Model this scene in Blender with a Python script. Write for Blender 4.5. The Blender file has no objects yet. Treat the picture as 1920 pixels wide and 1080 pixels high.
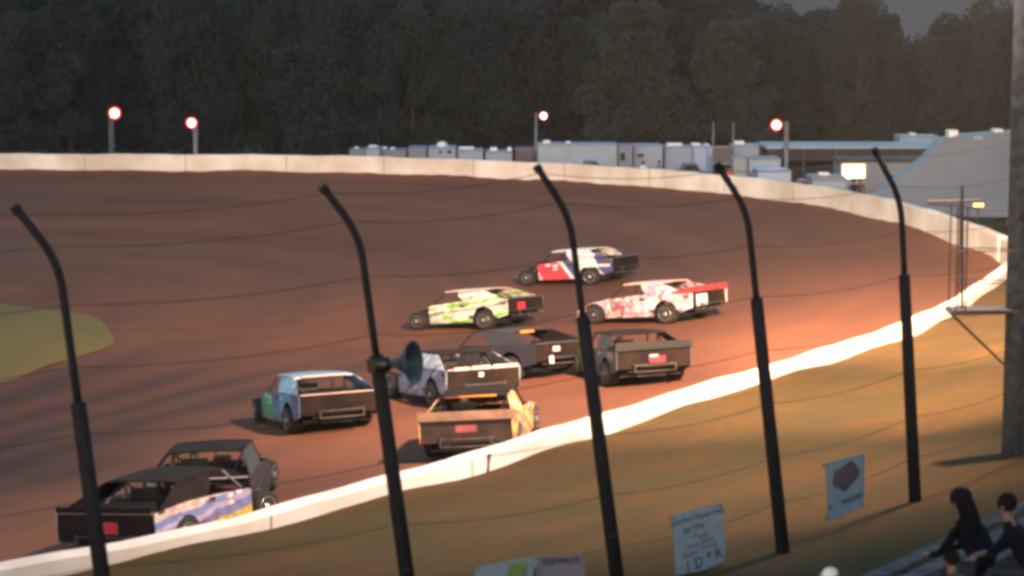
import bpy, bmesh, math, random
import numpy as np
from mathutils import Vector, Matrix, Euler
R = math.radians
random.seed(7); rng = np.random.default_rng(7)
S = bpy.context.scene
COL = S.collection

# ---------------------------------------------------------------- camera, sky, sun, exposure
H = 11.8                       # eye height above the flat middle of the track
F = 4350.0                     # focal length in pixels of the 1920 px frame
PITCH = math.atan(530.0 / F)
cd = bpy.data.cameras.new('camera'); cam = bpy.data.objects.new('camera', cd); COL.objects.link(cam)
cam.location = (0, 0, H); cam.rotation_euler = (math.pi / 2 - PITCH, 0, 0)
cd.sensor_width = 36; cd.lens = F / 1920 * 36; cd.clip_start = 0.5; cd.clip_end = 6000
cd.dof.use_dof = True; cd.dof.focus_distance = 75; cd.dof.aperture_fstop = 1.6
S.camera = cam
S.render.resolution_x = 1920; S.render.resolution_y = 1080
S.view_settings.view_transform = 'Standard'; S.view_settings.look = 'None'
S.view_settings.exposure = 1.8; S.view_settings.gamma = 1
S.cycles.pixel_filter_type = 'GAUSSIAN'; S.cycles.filter_width = 3.9
S.cycles.max_bounces = 5; S.cycles.diffuse_bounces = 3
try: S.cycles.use_denoising = True
except Exception: pass

SUN_EL, SUN_AZ = 4.0, 200.0
w = bpy.data.worlds.new("World"); S.world = w; w.use_nodes = True
nt = w.node_tree
sky = nt.nodes.new('ShaderNodeTexSky'); sky.sky_type = 'NISHITA'; sky.sun_disc = False
sky.sun_elevation = R(SUN_EL); sky.sun_rotation = R(SUN_AZ); sky.air_density = 1.2; sky.dust_density = 0.6; sky.ozone_density = 2.0
bg = nt.nodes['Background']; nt.links.new(sky.outputs[0], bg.inputs[0]); bg.inputs[1].default_value = 0.15
sd = bpy.data.lights.new('sun', 'SUN'); sd.energy = 0.12; sd.angle = R(25); sd.color = (0.75, 0.82, 1.0)
sun = bpy.data.objects.new('sun', sd); COL.objects.link(sun)
sun.rotation_euler = (R(68), 0, R(-20))

def flood(loc, aim, power, cone, blend, color, radius=0.5):
    l = bpy.data.lights.new('floodlight', 'SPOT'); l.energy = power; l.spot_size = R(cone); l.spot_blend = blend
    l.color = color; l.shadow_soft_size = radius
    o = bpy.data.objects.new('floodlight', l); COL.objects.link(o); o.location = loc
    o.rotation_euler = (Vector(aim) - Vector(loc)).to_track_quat('-Z', 'Y').to_euler()
    return o
WARM = (1.0, 0.56, 0.32)
flood((8.8, 41.4, 17.5), (9.0, 65, 1.5), 72000, 92, 1.0, (1.0, 0.66, 0.40))   # on the tall pole at the right
flood((9.0, 41.4, 17.5), (15, 71, 1.2), 120000, 38, 1.0, (1.0, 0.62, 0.34))
flood((8.4, 41.2, 17.3), (-1, 44, 1.5), 12000, 92, 1.0, (1.0, 0.70, 0.52))
flood((8.6, 41.4, 17.0), (1, 86, 0), 17000, 48, 0.9, (1.0, 0.54, 0.36))
flood((-22, 30, 18.0), (-24, 108, 0), 11500, 56, 0.9, (1.0, 0.54, 0.42))   # the pole further left along the fence

# ---------------------------------------------------------------- camera maths (where a thing seen at a pixel stands)
cp, sp = math.cos(PITCH), math.sin(PITCH)
def ray(px, py):
    a = (px - 960) / F; b = (540 - py) / F
    return Vector((a, cp + b * sp, -sp + b * cp))
def at_z(px, py, z):
    d = ray(px, py); t = (z - H) / d.z
    return Vector((d.x * t, d.y * t, z))
def at_y(px, py, Y):
    d = ray(px, py); t = Y / d.y
    return Vector((d.x * t, Y, H + d.z * t))

# ---------------------------------------------------------------- helpers
def tag(o, label=None, cat=None, group=None, kind=None):
    if label: o['label'] = label
    if cat: o['category'] = cat
    if group: o['group'] = group
    if kind: o['kind'] = kind
    return o
def empty(name, loc=(0, 0, 0), rz=0, label=None, cat=None, group=None):
    o = bpy.data.objects.new(name, None); COL.objects.link(o); o.location = loc; o.rotation_euler = (0, 0, rz)
    o.empty_display_size = 0.2
    return tag(o, label, cat, group)
def link(name, me, m=None, parent=None, smooth=False):
    o = bpy.data.objects.new(name, me); COL.objects.link(o)
    if m is not None and not me.materials: me.materials.append(m)
    if parent is not None: o.parent = parent
    if smooth:
        for p in me.polygons: p.use_smooth = True
    return o
class MB:
    def __init__(s): s.v = []; s.f = []
    def add(s, vs, fs):
        n = len(s.v); s.v += [tuple(v) for v in vs]; s.f += [tuple(i + n for i in f) for f in fs]; return s
    def box(s, x0, x1, y0, y1, z0, z1):
        vs = [(x, y, z) for x in (x0, x1) for y in (y0, y1) for z in (z0, z1)]
        return s.add(vs, [(0, 1, 3, 2), (4, 6, 7, 5), (0, 4, 5, 1), (2, 3, 7, 6), (0, 2, 6, 4), (1, 5, 7, 3)])
    def tube(s, pts, r, seg=8, cap=True):
        pts = [Vector(p) for p in pts]; rs = r if isinstance(r, (list, tuple)) else [r] * len(pts)
        vs = []; fs = []; up = None
        for i, p in enumerate(pts):
            d = (pts[min(i + 1, len(pts) - 1)] - pts[max(i - 1, 0)]).normalized()
            if up is None: up = Vector((0, 0, 1)) if abs(d.z) < .9 else Vector((1, 0, 0))
            a = d.cross(up).normalized(); b = d.cross(a).normalized(); up = -b if False else up
            for k in range(seg):
                t = 2 * math.pi * k / seg
                vs.append(p + (a * math.cos(t) + b * math.sin(t)) * rs[i])
        for i in range(len(pts) - 1):
            for k in range(seg):
                k2 = (k + 1) % seg
                fs.append((i * seg + k, i * seg + k2, (i + 1) * seg + k2, (i + 1) * seg + k))
        if cap:
            fs.append(tuple(range(seg))[::-1]); fs.append(tuple((len(pts) - 1) * seg + k for k in range(seg)))
        return s.add(vs, fs)
    def prism(s, prof, y0, y1):      # profile in xz, extruded along y
        n = len(prof); vs = [(x, y0, z) for x, z in prof] + [(x, y1, z) for x, z in prof]
        fs = [tuple(range(n)), tuple(range(n, 2 * n))[::-1]] + [(i, i + n, (i + 1) % n + n, (i + 1) % n) for i in range(n)]
        return s.add(vs, fs)
    def lathe(s, prof, axis='y', seg=20, c=(0, 0, 0)):   # prof: (r, along)
        vs = []; fs = []
        for r, a in prof:
            for k in range(seg):
                t = 2 * math.pi * k / seg; u, v = r * math.cos(t), r * math.sin(t)
                p = {'y': (u, a, v), 'x': (a, u, v), 'z': (u, v, a)}[axis]
                vs.append((p[0] + c[0], p[1] + c[1], p[2] + c[2]))
        for i in range(len(prof) - 1):
            for k in range(seg):
                k2 = (k + 1) % seg; fs.append((i * seg + k, i * seg + k2, (i + 1) * seg + k2, (i + 1) * seg + k))
        fs.append(tuple(range(seg))); fs.append(tuple((len(prof) - 1) * seg + k for k in range(seg))[::-1])
        return s.add(vs, fs)
    def xf(s, M): s.v = [tuple(M @ Vector(v)) for v in s.v]; return s
    def mesh(s, name='m', fix=True):
        me = bpy.data.meshes.new(name); me.from_pydata(s.v, [], s.f); me.update()
        if fix:
            bm = bmesh.new(); bm.from_mesh(me); bmesh.ops.recalc_face_normals(bm, faces=bm.faces); bm.to_mesh(me); bm.free()
        return me
    def build(s, name, m, parent=None, smooth=False, bevel=0):
        o = link(name, s.mesh(name), m, parent, smooth)
        if bevel:
            b = o.modifiers.new('bevel', 'BEVEL'); b.width = bevel; b.segments = 2; b.limit_method = 'ANGLE'
        return o

# ---------------------------------------------------------------- materials
def nodes(name):
    m = bpy.data.materials.new(name); m.use_nodes = True
    return m, m.node_tree, m.node_tree.nodes['Principled BSDF']
def N(t, kind, **kw):
    n = t.nodes.new(kind)
    for k, v in kw.items(): setattr(n, k, v)
    return n
def mat(name, c, rough=0.6, var=0.15, scale=3.0, metal=0.0, spec=0.5, bump=0.0, c2=None, coat=0.0):
    m, t, b = nodes(name)
    tc = N(t, 'ShaderNodeTexCoord'); no = N(t, 'ShaderNodeTexNoise'); no.inputs['Scale'].default_value = scale
    no.inputs['Detail'].default_value = 6; t.links.new(tc.outputs['Object'], no.inputs['Vector'])
    mx = N(t, 'ShaderNodeMix', data_type='RGBA')
    c2 = c2 or tuple(max(0, v * (1 - 2 * var)) for v in c)
    mr = N(t, 'ShaderNodeMapRange'); mr.inputs[1].default_value = 0.35; mr.inputs[2].default_value = 0.65
    t.links.new(no.outputs[0], mr.inputs[0]); t.links.new(mr.outputs[0], mx.inputs[0])
    mx.inputs[6].default_value = (*c2, 1); mx.inputs[7].default_value = (*c, 1)
    t.links.new(mx.outputs[2], b.inputs['Base Color'])
    b.inputs['Roughness'].default_value = rough; b.inputs['Metallic'].default_value = metal
    b.inputs['Specular IOR Level'].default_value = spec; b.inputs['Coat Weight'].default_value = coat
    if bump:
        bp = N(t, 'ShaderNodeBump'); bp.inputs['Strength'].default_value = bump; bp.inputs['Distance'].default_value = 0.05
        t.links.new(no.outputs[0], bp.inputs['Height']); t.links.new(bp.outputs[0], b.inputs['Normal'])
    return m
def emis(name, c, strength):
    m, t, b = nodes(name); b.inputs['Base Color'].default_value = (*c, 1)
    b.inputs['Emission Color'].default_value = (*c, 1); b.inputs['Emission Strength'].default_value = strength
    return m
def livery(name, stops, ax=(1, 0, 1), scale=1.0, dist=0.5, nscale=2.0, rough=0.35, stretch=(1, 1, 1), off=0.0, dust=.5):
    """racing paint: hard-edged swooshes of several colours running along the body"""
    m, t, b = nodes(name)
    tc = N(t, 'ShaderNodeTexCoord'); mp = N(t, 'ShaderNodeMapping'); mp.inputs['Scale'].default_value = stretch
    t.links.new(tc.outputs['Object'], mp.inputs[0])
    no = N(t, 'ShaderNodeTexNoise'); no.inputs['Scale'].default_value = nscale; no.inputs['Detail'].default_value = 2
    t.links.new(mp.outputs[0], no.inputs['Vector'])
    dot = N(t, 'ShaderNodeVectorMath', operation='DOT_PRODUCT'); dot.inputs[1].default_value = ax
    t.links.new(tc.outputs['Object'], dot.inputs[0])
    a = N(t, 'ShaderNodeMath', operation='MULTIPLY_ADD'); a.inputs[1].default_value = scale; a.inputs[2].default_value = off - dist * .5 + 3
    t.links.new(dot.outputs['Value'], a.inputs[0])
    c = N(t, 'ShaderNodeMath', operation='MULTIPLY_ADD'); c.inputs[1].default_value = dist
    t.links.new(no.outputs[0], c.inputs[0]); t.links.new(a.outputs[0], c.inputs[2])
    fr = N(t, 'ShaderNodeMath', operation='FRACT'); t.links.new(c.outputs[0], fr.inputs[0])
    cr = N(t, 'ShaderNodeValToRGB'); cr.color_ramp.interpolation = 'CONSTANT'
    el = cr.color_ramp.elements
    while len(el) < len(stops): el.new(0.5)
    for i, (p, col) in enumerate(stops): el[i].position = p; el[i].color = (*col, 1)
    t.links.new(fr.outputs[0], cr.inputs[0])
    d = N(t, 'ShaderNodeTexNoise'); d.inputs['Scale'].default_value = 5; t.links.new(tc.outputs['Object'], d.inputs['Vector'])
    mr = N(t, 'ShaderNodeMapRange'); mr.inputs[1].default_value = .45; mr.inputs[2].default_value = .7; mr.inputs[4].default_value = dust
    t.links.new(d.outputs[0], mr.inputs[0])
    vm = N(t, 'ShaderNodeMapping'); vm.inputs['Scale'].default_value = (3.2, .01, 7.5); t.links.new(tc.outputs['Object'], vm.inputs[0])
    vo = N(t, 'ShaderNodeTexVoronoi', distance='CHEBYCHEV'); vo.inputs['Scale'].default_value = 1; vo.inputs['Randomness'].default_value = .75; t.links.new(vm.outputs[0], vo.inputs['Vector'])
    sc_ = N(t, 'ShaderNodeSeparateColor'); t.links.new(vo.outputs['Color'], sc_.inputs[0])
    g1 = N(t, 'ShaderNodeMath', operation='GREATER_THAN'); g1.inputs[1].default_value = .70; t.links.new(sc_.outputs[0], g1.inputs[0])
    g2 = N(t, 'ShaderNodeMath', operation='LESS_THAN'); g2.inputs[1].default_value = .34; t.links.new(vo.outputs['Distance'], g2.inputs[0])
    g3 = N(t, 'ShaderNodeMath', operation='MULTIPLY'); t.links.new(g1.outputs[0], g3.inputs[0]); t.links.new(g2.outputs[0], g3.inputs[1])
    dr = N(t, 'ShaderNodeValToRGB'); dr.color_ramp.interpolation = 'CONSTANT'; de = dr.color_ramp.elements
    de.new(.3); de.new(.5); de.new(.75)
    for i_, (p_, c_) in enumerate(((0, (.02, .02, .03)), (.3, (.70, .68, .68)), (.5, (.45, .05, .05)), (.66, (.04, .06, .2)), (.8, (.75, .72, .70)))): de[min(i_, len(de) - 1)].position = p_; de[min(i_, len(de) - 1)].color = (*c_, 1)
    t.links.new(sc_.outputs[1], dr.inputs[0])
    dm = N(t, 'ShaderNodeMix', data_type='RGBA'); t.links.new(g3.outputs[0], dm.inputs[0]); t.links.new(cr.outputs[0], dm.inputs[6]); t.links.new(dr.outputs[0], dm.inputs[7])
    sz = N(t, 'ShaderNodeSeparateXYZ'); t.links.new(tc.outputs['Object'], sz.inputs[0])
    mz = N(t, 'ShaderNodeMapRange'); mz.inputs[1].default_value = .62; mz.inputs[2].default_value = .18; mz.inputs[4].default_value = .9; t.links.new(sz.outputs[2], mz.inputs[0])
    mud = N(t, 'ShaderNodeMath', operation='MULTIPLY'); t.links.new(mz.outputs[0], mud.inputs[0]); t.links.new(d.outputs[0], mud.inputs[1])
    mxx = N(t, 'ShaderNodeMath', operation='ADD'); mxx.use_clamp = True; t.links.new(mud.outputs[0], mxx.inputs[0]); t.links.new(mr.outputs[0], mxx.inputs[1])
    mx = N(t, 'ShaderNodeMix', data_type='RGBA'); mx.inputs[7].default_value = (.16, .085, .055, 1)   # dust and mud
    t.links.new(mxx.outputs[0], mx.inputs[0]); t.links.new(dm.outputs[2], mx.inputs[6])
    t.links.new(mx.outputs[2], b.inputs['Base Color']); b.inputs['Roughness'].default_value = rough
    b.inputs['Coat Weight'].default_value = 0.15
    bp = N(t, 'ShaderNodeBump'); bp.inputs['Strength'].default_value = .5; bp.inputs['Distance'].default_value = .12
    dn = N(t, 'ShaderNodeTexNoise'); dn.inputs['Scale'].default_value = 2.2; t.links.new(tc.outputs['Object'], dn.inputs['Vector'])
    t.links.new(dn.outputs[0], bp.inputs['Height']); t.links.new(bp.outputs[0], b.inputs['Normal'])
    return m
def ground_mat(name, cols, scales, bump=0.3, uvstretch=None, rough=0.95, groove=False):
    """three-tone soil or grass: broad patches, mid mottling, fine grain; optional streaks along a UV direction"""
    m, t, b = nodes(name)
    tc = N(t, 'ShaderNodeTexCoord')
    prev = None
    outs = []
    for i, s in enumerate(scales):
        no = N(t, 'ShaderNodeTexNoise'); no.inputs['Scale'].default_value = s; no.inputs['Detail'].default_value = 5
        t.links.new(tc.outputs['Object'], no.inputs['Vector']); outs.append(no.outputs[0])
    if uvstretch:
        mp = N(t, 'ShaderNodeMapping'); mp.inputs['Scale'].default_value = uvstretch
        t.links.new(tc.outputs['UV'], mp.inputs[0])
        no = N(t, 'ShaderNodeTexNoise'); no.inputs['Scale'].default_value = 1; no.inputs['Detail'].default_value = 4
        t.links.new(mp.outputs[0], no.inputs['Vector']); outs.append(no.outputs[0])
    base = cols[0]
    last = None
    for i, o in enumerate(outs):
        mr = N(t, 'ShaderNodeMapRange'); mr.inputs[1].default_value = 0.36; mr.inputs[2].default_value = 0.66
        t.links.new(o, mr.inputs[0])
        mx = N(t, 'ShaderNodeMix', data_type='RGBA'); c = cols[(i + 1) % len(cols)] if i + 1 < len(cols) else cols[-1]
        if last is None: mx.inputs[6].default_value = (*base, 1)
        else: t.links.new(last, mx.inputs[6])
        mx.inputs[7].default_value = (*c, 1)
        sc = N(t, 'ShaderNodeMath', operation='MULTIPLY'); sc.inputs[1].default_value = 0.5 if i else 0.8
        t.links.new(mr.outputs[0], sc.inputs[0]); t.links.new(sc.outputs[0], mx.inputs[0])
        last = mx.outputs[2]
    if groove:
        sx = N(t, 'ShaderNodeSeparateXYZ'); t.links.new(tc.outputs['UV'], sx.inputs[0])
        no = N(t, 'ShaderNodeTexNoise'); no.inputs['Scale'].default_value = .10; no.inputs['Detail'].default_value = 4; t.links.new(tc.outputs['Object'], no.inputs['Vector'])
        ad = N(t, 'ShaderNodeMath', operation='MULTIPLY_ADD'); ad.inputs[1].default_value = .5; t.links.new(no.outputs[0], ad.inputs[0]); t.links.new(sx.outputs[1], ad.inputs[2])
        mr = N(t, 'ShaderNodeMapRange'); mr.inputs[1].default_value = .52; mr.inputs[2].default_value = .72; t.links.new(ad.outputs[0], mr.inputs[0])
        wv = N(t, 'ShaderNodeTexWave'); wv.inputs['Scale'].default_value = 4.5; wv.inputs['Distortion'].default_value = 5; wv.inputs['Detail'].default_value = 3; wv.bands_direction = 'Y'
        t.links.new(tc.outputs['UV'], wv.inputs['Vector'])
        w2 = N(t, 'ShaderNodeMath', operation='MULTIPLY_ADD'); w2.inputs[1].default_value = .45; w2.inputs[2].default_value = .50; t.links.new(wv.outputs[1], w2.inputs[0])
        so = N(t, 'ShaderNodeSeparateXYZ'); t.links.new(tc.outputs['Object'], so.inputs[0]); my = N(t, 'ShaderNodeMapRange'); my.inputs[1].default_value = 82; my.inputs[2].default_value = 72; t.links.new(so.outputs[1], my.inputs[0])
        mm = N(t, 'ShaderNodeMath', operation='MULTIPLY'); t.links.new(mr.outputs[0], mm.inputs[0]); t.links.new(my.outputs[0], mm.inputs[1])
        ml = N(t, 'ShaderNodeMath', operation='MULTIPLY'); t.links.new(mm.outputs[0], ml.inputs[0]); t.links.new(w2.outputs[0], ml.inputs[1])
        mx = N(t, 'ShaderNodeMix', data_type='RGBA'); mx.inputs[7].default_value = (.062, .034, .030, 1)
        t.links.new(ml.outputs[0], mx.inputs[0]); t.links.new(last, mx.inputs[6]); last = mx.outputs[2]
    t.links.new(last, b.inputs['Base Color']); b.inputs['Roughness'].default_value = rough
    b.inputs['Specular IOR Level'].default_value = 0.15
    bp = N(t, 'ShaderNodeBump'); bp.inputs['Strength'].default_value = bump; bp.inputs['Distance'].default_value = 0.08
    t.links.new(outs[-1], bp.inputs['Height']); t.links.new(bp.outputs[0], b.inputs['Normal'])
    return m
M = dict(
    dirt=ground_mat('track_dirt', [(.205, .081, .046), (.148, .062, .039), (.230, .089, .049), (.082, .041, .031)], (0.06, 0.30), 0.5, (2.2, 11, 1), groove=True),
    grass=ground_mat('dry_grass', [(.080, .036, .010), (.032, .029, .010), (.088, .040, .010), (.027, .026, .010)], (0.16, 0.7, 5.0), 0.6, (1.5, 9, 1)),
    infield=ground_mat('infield_grass', [(.19, .145, .045), (.15, .125, .045), (.21, .155, .055)], (0.2, 2.0), 0.4),
    lot=ground_mat('gravel', [(.16, .14, .13), (.12, .11, .10), (.2, .18, .16)], (0.1, 1.0), 0.4),
    wall_seam=mat('wall_seam', (.22, .17, .14), .9),
    wall=mat('white_painted_concrete', (.78, .74, .71), 0.85, c2=(.56, .49, .43), scale=.45, bump=0.15),
    post=mat('dark_steel_pipe', (.013, .014, .021), 0.75, 0.2, 6, spec=.2),
    cable=mat('rusty_cable', (.035, .022, .018), 0.7),
    wood=mat('weathered_pole_wood', (.09, .10, .125), 0.85, 0.3, 5, bump=.3),
    grey=mat('galvanised_steel', (.22, .22, .23), 0.5, 0.15, 6, metal=0.5),
    black=mat('black_paint', (.014, .013, .014), 0.4, 0.2, 5),
    sheet=mat('dusty_black_sheet_metal', (.010, .008, .009), 0.85, 0.35, 2.5, c2=(.024, .014, .011), spec=.12),
    rubber=mat('tyre_rubber', (.022, .018, .017), 0.85, 0.3, 8),
    rim=mat('bright_wheel_metal', (.65, .62, .60), 0.25, 0.2, 9, metal=0.7),
    chrome=mat('bare_tube_steel', (.5, .46, .44), 0.3, 0.2, 9, metal=0.8),
    white=mat('white_enamel', (.78, .78, .78), 0.4, 0.1, 3),
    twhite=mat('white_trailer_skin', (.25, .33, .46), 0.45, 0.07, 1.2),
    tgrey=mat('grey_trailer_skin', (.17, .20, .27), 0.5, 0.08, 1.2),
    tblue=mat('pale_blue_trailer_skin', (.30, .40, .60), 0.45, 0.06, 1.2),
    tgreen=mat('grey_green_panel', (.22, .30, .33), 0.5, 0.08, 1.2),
    tred=mat('dull_red_paint', (.30, .08, .09), 0.5),
    dark=mat('dark_interior', (.02, .02, .026), 0.7),
    glass=mat('dark_window_glass', (.02, .025, .035), 0.15, spec=.5),
    brown=mat('grey_brown_board', (.11, .09, .105), 0.7, 0.1, 1),
    alu=mat('aluminium_bench_plank', (.105, .10, .115), 0.8, 0.3, 4, spec=.2),
    steel_dark=mat('dark_bleacher_frame', (.05, .05, .06), 0.6),
    trunk=mat('bark', (.07, .06, .055), 0.9),
    red=mat('red_paint', (.62, .03, .06), 0.4, .1),
    orange=mat('orange_paint', (.85, .30, .04), 0.4, .1),
    yellow=mat('yellow_paint', (.80, .60, .05), 0.4, .1),
    green=mat('green_paint', (.16, .55, .04), 0.4, .1),
    tan=mat('dusty_tan_sheet', (.30, .17, .12), .5, .2, 3), browntail=mat('dusty_brown_sheet', (.045, .022, .017), .5, .3, 3),
    redtail=mat('scuffed_red_paint', (.42, .04, .05), .5, .3, 4, c2=(.16, .03, .035)), bumper=mat('dirty_bumper_tube', (.07, .055, .05), .7, .3, 6),
    navy=mat('navy_paint', (.05, .06, .16), 0.4, .1),
    pinkish=mat('pale_pink_vinyl', (.70, .52, .50), 0.5, .1),
)

# ---------------------------------------------------------------- the wall line (a turn of the oval)
WB, WT = 1.85, 2.95
C0 = Vector((-30, 88, 0))
near_px = [(0, 1070), (215, 1021), (304, 999), (408, 972), (512, 945), (606, 921), (695, 897), (750, 881), (820, 861), (908, 835), (960, 819), (1098, 780), (1195, 753), (1304, 719), (1421, 685), (1565, 644), (1684, 603), (1780, 560), (1835, 520), (1880, 494), (1902, 474)]
far_px = [(1896, 452), (1830, 428), (1750, 400), (1650, 372), (1500, 345), (1400, 333), (1280, 322), (1130, 311), (960, 303), (800, 297), (640, 292), (300, 290), (0, 289)]
pts = [at_z(x, y, WT) for x, y in near_px + far_px]
pol = []
for p in pts:
    d = p - C0; pol.append((math.atan2(d.y, d.x), math.hypot(d.x, d.y)))
# beyond the frame: the track runs on to the left
ext0 = [(-2.6, pol[0][1] + 8), (-2.2, pol[0][1] + 2)]
pol = [(a, r) for a, r in ext0 if a < pol[0][0] - .1] + pol
pol.sort()
pol += [(pol[-1][0] + .35, pol[-1][1] * 1.06), (pol[-1][0] + .7, pol[-1][1] * 1.22)]
A = np.array([p[0] for p in pol]); RR = np.array([p[1] for p in pol])
TH = np.linspace(A[0], A[-1], 1400)
rad = np.interp(TH, A, RR)
k = np.hanning(81); k /= k.sum()
rad = np.convolve(np.pad(rad, 40, mode='edge'), k, mode='valid')
WX = C0.x + rad * np.cos(TH); WY = C0.y + rad * np.sin(TH)
TX = np.gradient(WX); TY = np.gradient(WY); ln = np.hypot(TX, TY); NX, NY = TY / ln, -TX / ln   # outward normal
ARC = np.concatenate([[0], np.cumsum(np.hypot(np.diff(WX), np.diff(WY)))])
def near_w(th):        # 1 on the stands' side, 0 on the paddock side
    return 1 / (1 + np.exp((th - 0.12) / 0.10))
BANK = 0.085
def lump(x, seed, n=7, lo=.05, hi=1.2):
    g = np.random.default_rng(seed); o = np.zeros_like(x)
    for _ in range(n):
        f = g.uniform(lo, hi); o += np.sin(x * f + g.uniform(0, 6.28)) / (1 + f * 2)
    return o / n * 3
def track_z(x, y):
    th = math.atan2(y - C0.y, x - C0.x); r = math.hypot(x - C0.x, y - C0.y)
    rw = float(np.interp(th, TH, rad)); return max(0.0, WB - BANK * (rw - r))
def on_track(px, py):
    z = 0.0
    for _ in range(25):
        p = at_z(px, py, z); z = 0.5 * z + 0.5 * track_z(p.x, p.y)
    return at_z(px, py, track_z(p.x, p.y))

# structure: far-reaching ground, track, banks
def sheet(name, P, m, uv=None):
    rows, cols, _ = P.shape
    vs = P.reshape(-1, 3).tolist()
    fs = [(i * cols + j, i * cols + j + 1, (i + 1) * cols + j + 1, (i + 1) * cols + j) for i in range(rows - 1) for j in range(cols - 1)]
    me = bpy.data.meshes.new(name); me.from_pydata(vs, [], fs)
    if uv is not None:
        l = me.uv_layers.new(name='UVMap'); uvf = uv.reshape(-1, 2)
        idx = np.empty(len(me.loops), dtype=np.int32); me.loops.foreach_get('vertex_index', idx)
        l.data.foreach_set('uv', uvf[idx].ravel())
    me.update()
    bm = bmesh.new(); bm.from_mesh(me)
    for f in bm.faces: f.smooth = True
    if sum(f.normal.z for f in bm.faces) < 0: bmesh.ops.reverse_faces(bm, faces=bm.faces)
    bm.to_mesh(me); bm.free()
    return tag(link(name, me, m), kind='structure')
G = MB(); G.add([(-3000, -200, -2.2), (3000, -200, -2.2), (3000, 5000, -2.2), (-3000, 5000, -2.2)], [(0, 1, 2, 3)])
tag(G.build('ground', M['lot']), kind='structure')

dd = np.concatenate([[0.0, .12, .3, .6, 1.0, 1.6], np.linspace(2.4, 40, 36), np.linspace(41, 60, 6)])
P = np.zeros((len(dd), len(TH), 3)); UV = np.zeros((len(dd), len(TH), 2))
berm = 0.14 + 0.12 * lump(ARC, 3) + 0.10 * lump(ARC, 4, 9, .8, 4)
for i, d in enumerate(dd):
    s = 1 - d / rad if True else 0
    s = np.clip(s, 0.0, 1)
    x = C0.x + (WX - C0.x) * s; y = C0.y + (WY - C0.y) * s
    z = np.maximum(0.0, WB - BANK * d) + berm * math.exp(-d / .5)
    z = z + 0.02 * np.sin(ARC * .7 + d) * (0 if d < .5 else 1)
    P[i, :, 0], P[i, :, 1], P[i, :, 2] = x, y, z; UV[i, :, 0] = ARC / 100; UV[i, :, 1] = d / 40
sheet('dirt_track', P, M['dirt'], UV)

dd = np.concatenate([[0.38, .5, .7, 1.0, 1.5, 2.2, 3], np.linspace(4, 30, 27), [34, 40, 50, 70]])
nw = near_w(TH)
P = np.zeros((len(dd), len(TH), 3))
soil = WT - 0.33 + 0.03 * lump(ARC, 11) + 0.035 * lump(ARC, 13, 12, 3, 12) + 0.05 * lump(ARC, 12, 9, .8, 4)
for i, d in enumerate(dd):
    e = min(1, d / 13.5); e = e * e * (3 - 2 * e) * .5 + e * .5
    zn = soil * (1 - e) + 3.95 * e + 0.05 * np.sin(ARC * .3 + d * .8) + 0.04 * np.sin(ARC * 1.1 - d * 1.7)
    if d > 13.5: zn = 3.95 + 0 * ARC
    f = min(1, d / 9); zf = (WB - .2) * (1 - f) - 1.6 * f
    P[i, :, 0] = WX + NX * d; P[i, :, 1] = WY + NY * d; P[i, :, 2] = zn * nw + zf * (1 - nw)
UV = np.zeros((len(dd), len(TH), 2)); UV[:, :, 0] = ARC[None, :] / 10; UV[:, :, 1] = dd[:, None] / 10
sheet('grass_bank', P, M['grass'], UV)

# infield grass
n = 160; ring = []
for i in range(n):
    a = 2 * math.pi * i / n; k = 1 + 0.025 * math.sin(5 * a) + .012 * math.sin(13 * a + 1)
    ring.append((-31.5 + 17.2 * k * math.cos(a), 79.3 + 17.0 * k * math.sin(a)))
g = MB(); g.add([(-31.5, 78.8, .30)] + [(-31.5 + (x + 31.5) * .93, 78.8 + (y - 78.8) * .93, .24) for x, y in ring] + [(x, y, .02) for x, y in ring],
      [(0, 1 + i, 1 + (i + 1) % n) for i in range(n)] + [(1 + i, 1 + n + i, 1 + n + (i + 1) % n, 1 + (i + 1) % n) for i in range(n)])
tag(g.build('infield', M['infield'], smooth=True), kind='structure')

# ---------------------------------------------------------------- white concrete walls
def wall_run(mb, i0, i1, step=3, gap=0.0):
    idx = list(range(i0, i1 + 1, step)); vs = []; fs = []
    for j in idx:
        zt = WT + 0.018 * math.sin(ARC[j] * .9) + .012 * math.sin(ARC[j] * 2.3)
        for off, z in ((0, 0.9), (0.0, zt - .04), (0.04, zt), (.36, zt), (.40, zt - .04), (.40, 0.9)):
            vs.append((WX[j] + NX[j] * off, WY[j] + NY[j] * off, z))
    m = 6
    for a in range(len(idx) - 1):
        for b in range(m):
            b2 = (b + 1) % m; fs.append((a * m + b, a * m + b2, (a + 1) * m + b2, (a + 1) * m + b))
    fs.append(tuple(range(m))); fs.append(tuple((len(idx) - 1) * m + b for b in range(m)))
    mb.add(vs, fs)
def wall_index(px, py):
    p = at_z(px, py, WT); return int(np.argmin((WX - p.x) ** 2 + (WY - p.y) ** 2))
split = int(np.argmax(WX)); crack = wall_index(905, 847)
mb = MB(); wall_run(mb, 0, split)
nwall = mb.build('concrete_wall', M['wall'])
j = crack; P0 = Vector((WX[j] + NX[j] * .42, WY[j] + NY[j] * .42, 0)); t0 = Vector((-NY[j], NX[j], 0)) * (1 if NX[j] > 0 else -1); n0 = Vector((NX[j], NY[j], 0))
g = MB(); q = [P0 + t0 * .10 + Vector((0, 0, WT - .03)), P0 - t0 * .06 + Vector((0, 0, WT - .03)), P0 - t0 * .05 + Vector((0, 0, WT - .25)), P0 - t0 * .16 + Vector((0, 0, WT - .6)), P0 - t0 * .02 + Vector((0, 0, WT - .6)), P0 + t0 * .03 + Vector((0, 0, WT - .2))]
g.add([p - n0 * .05 for p in q] + [p - n0 * .005 for p in q], [(0, 1, 2, 3, 4, 5), (11, 10, 9, 8, 7, 6)] + [(i, (i + 1) % 6, (i + 1) % 6 + 6, i + 6) for i in range(6)])
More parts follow.
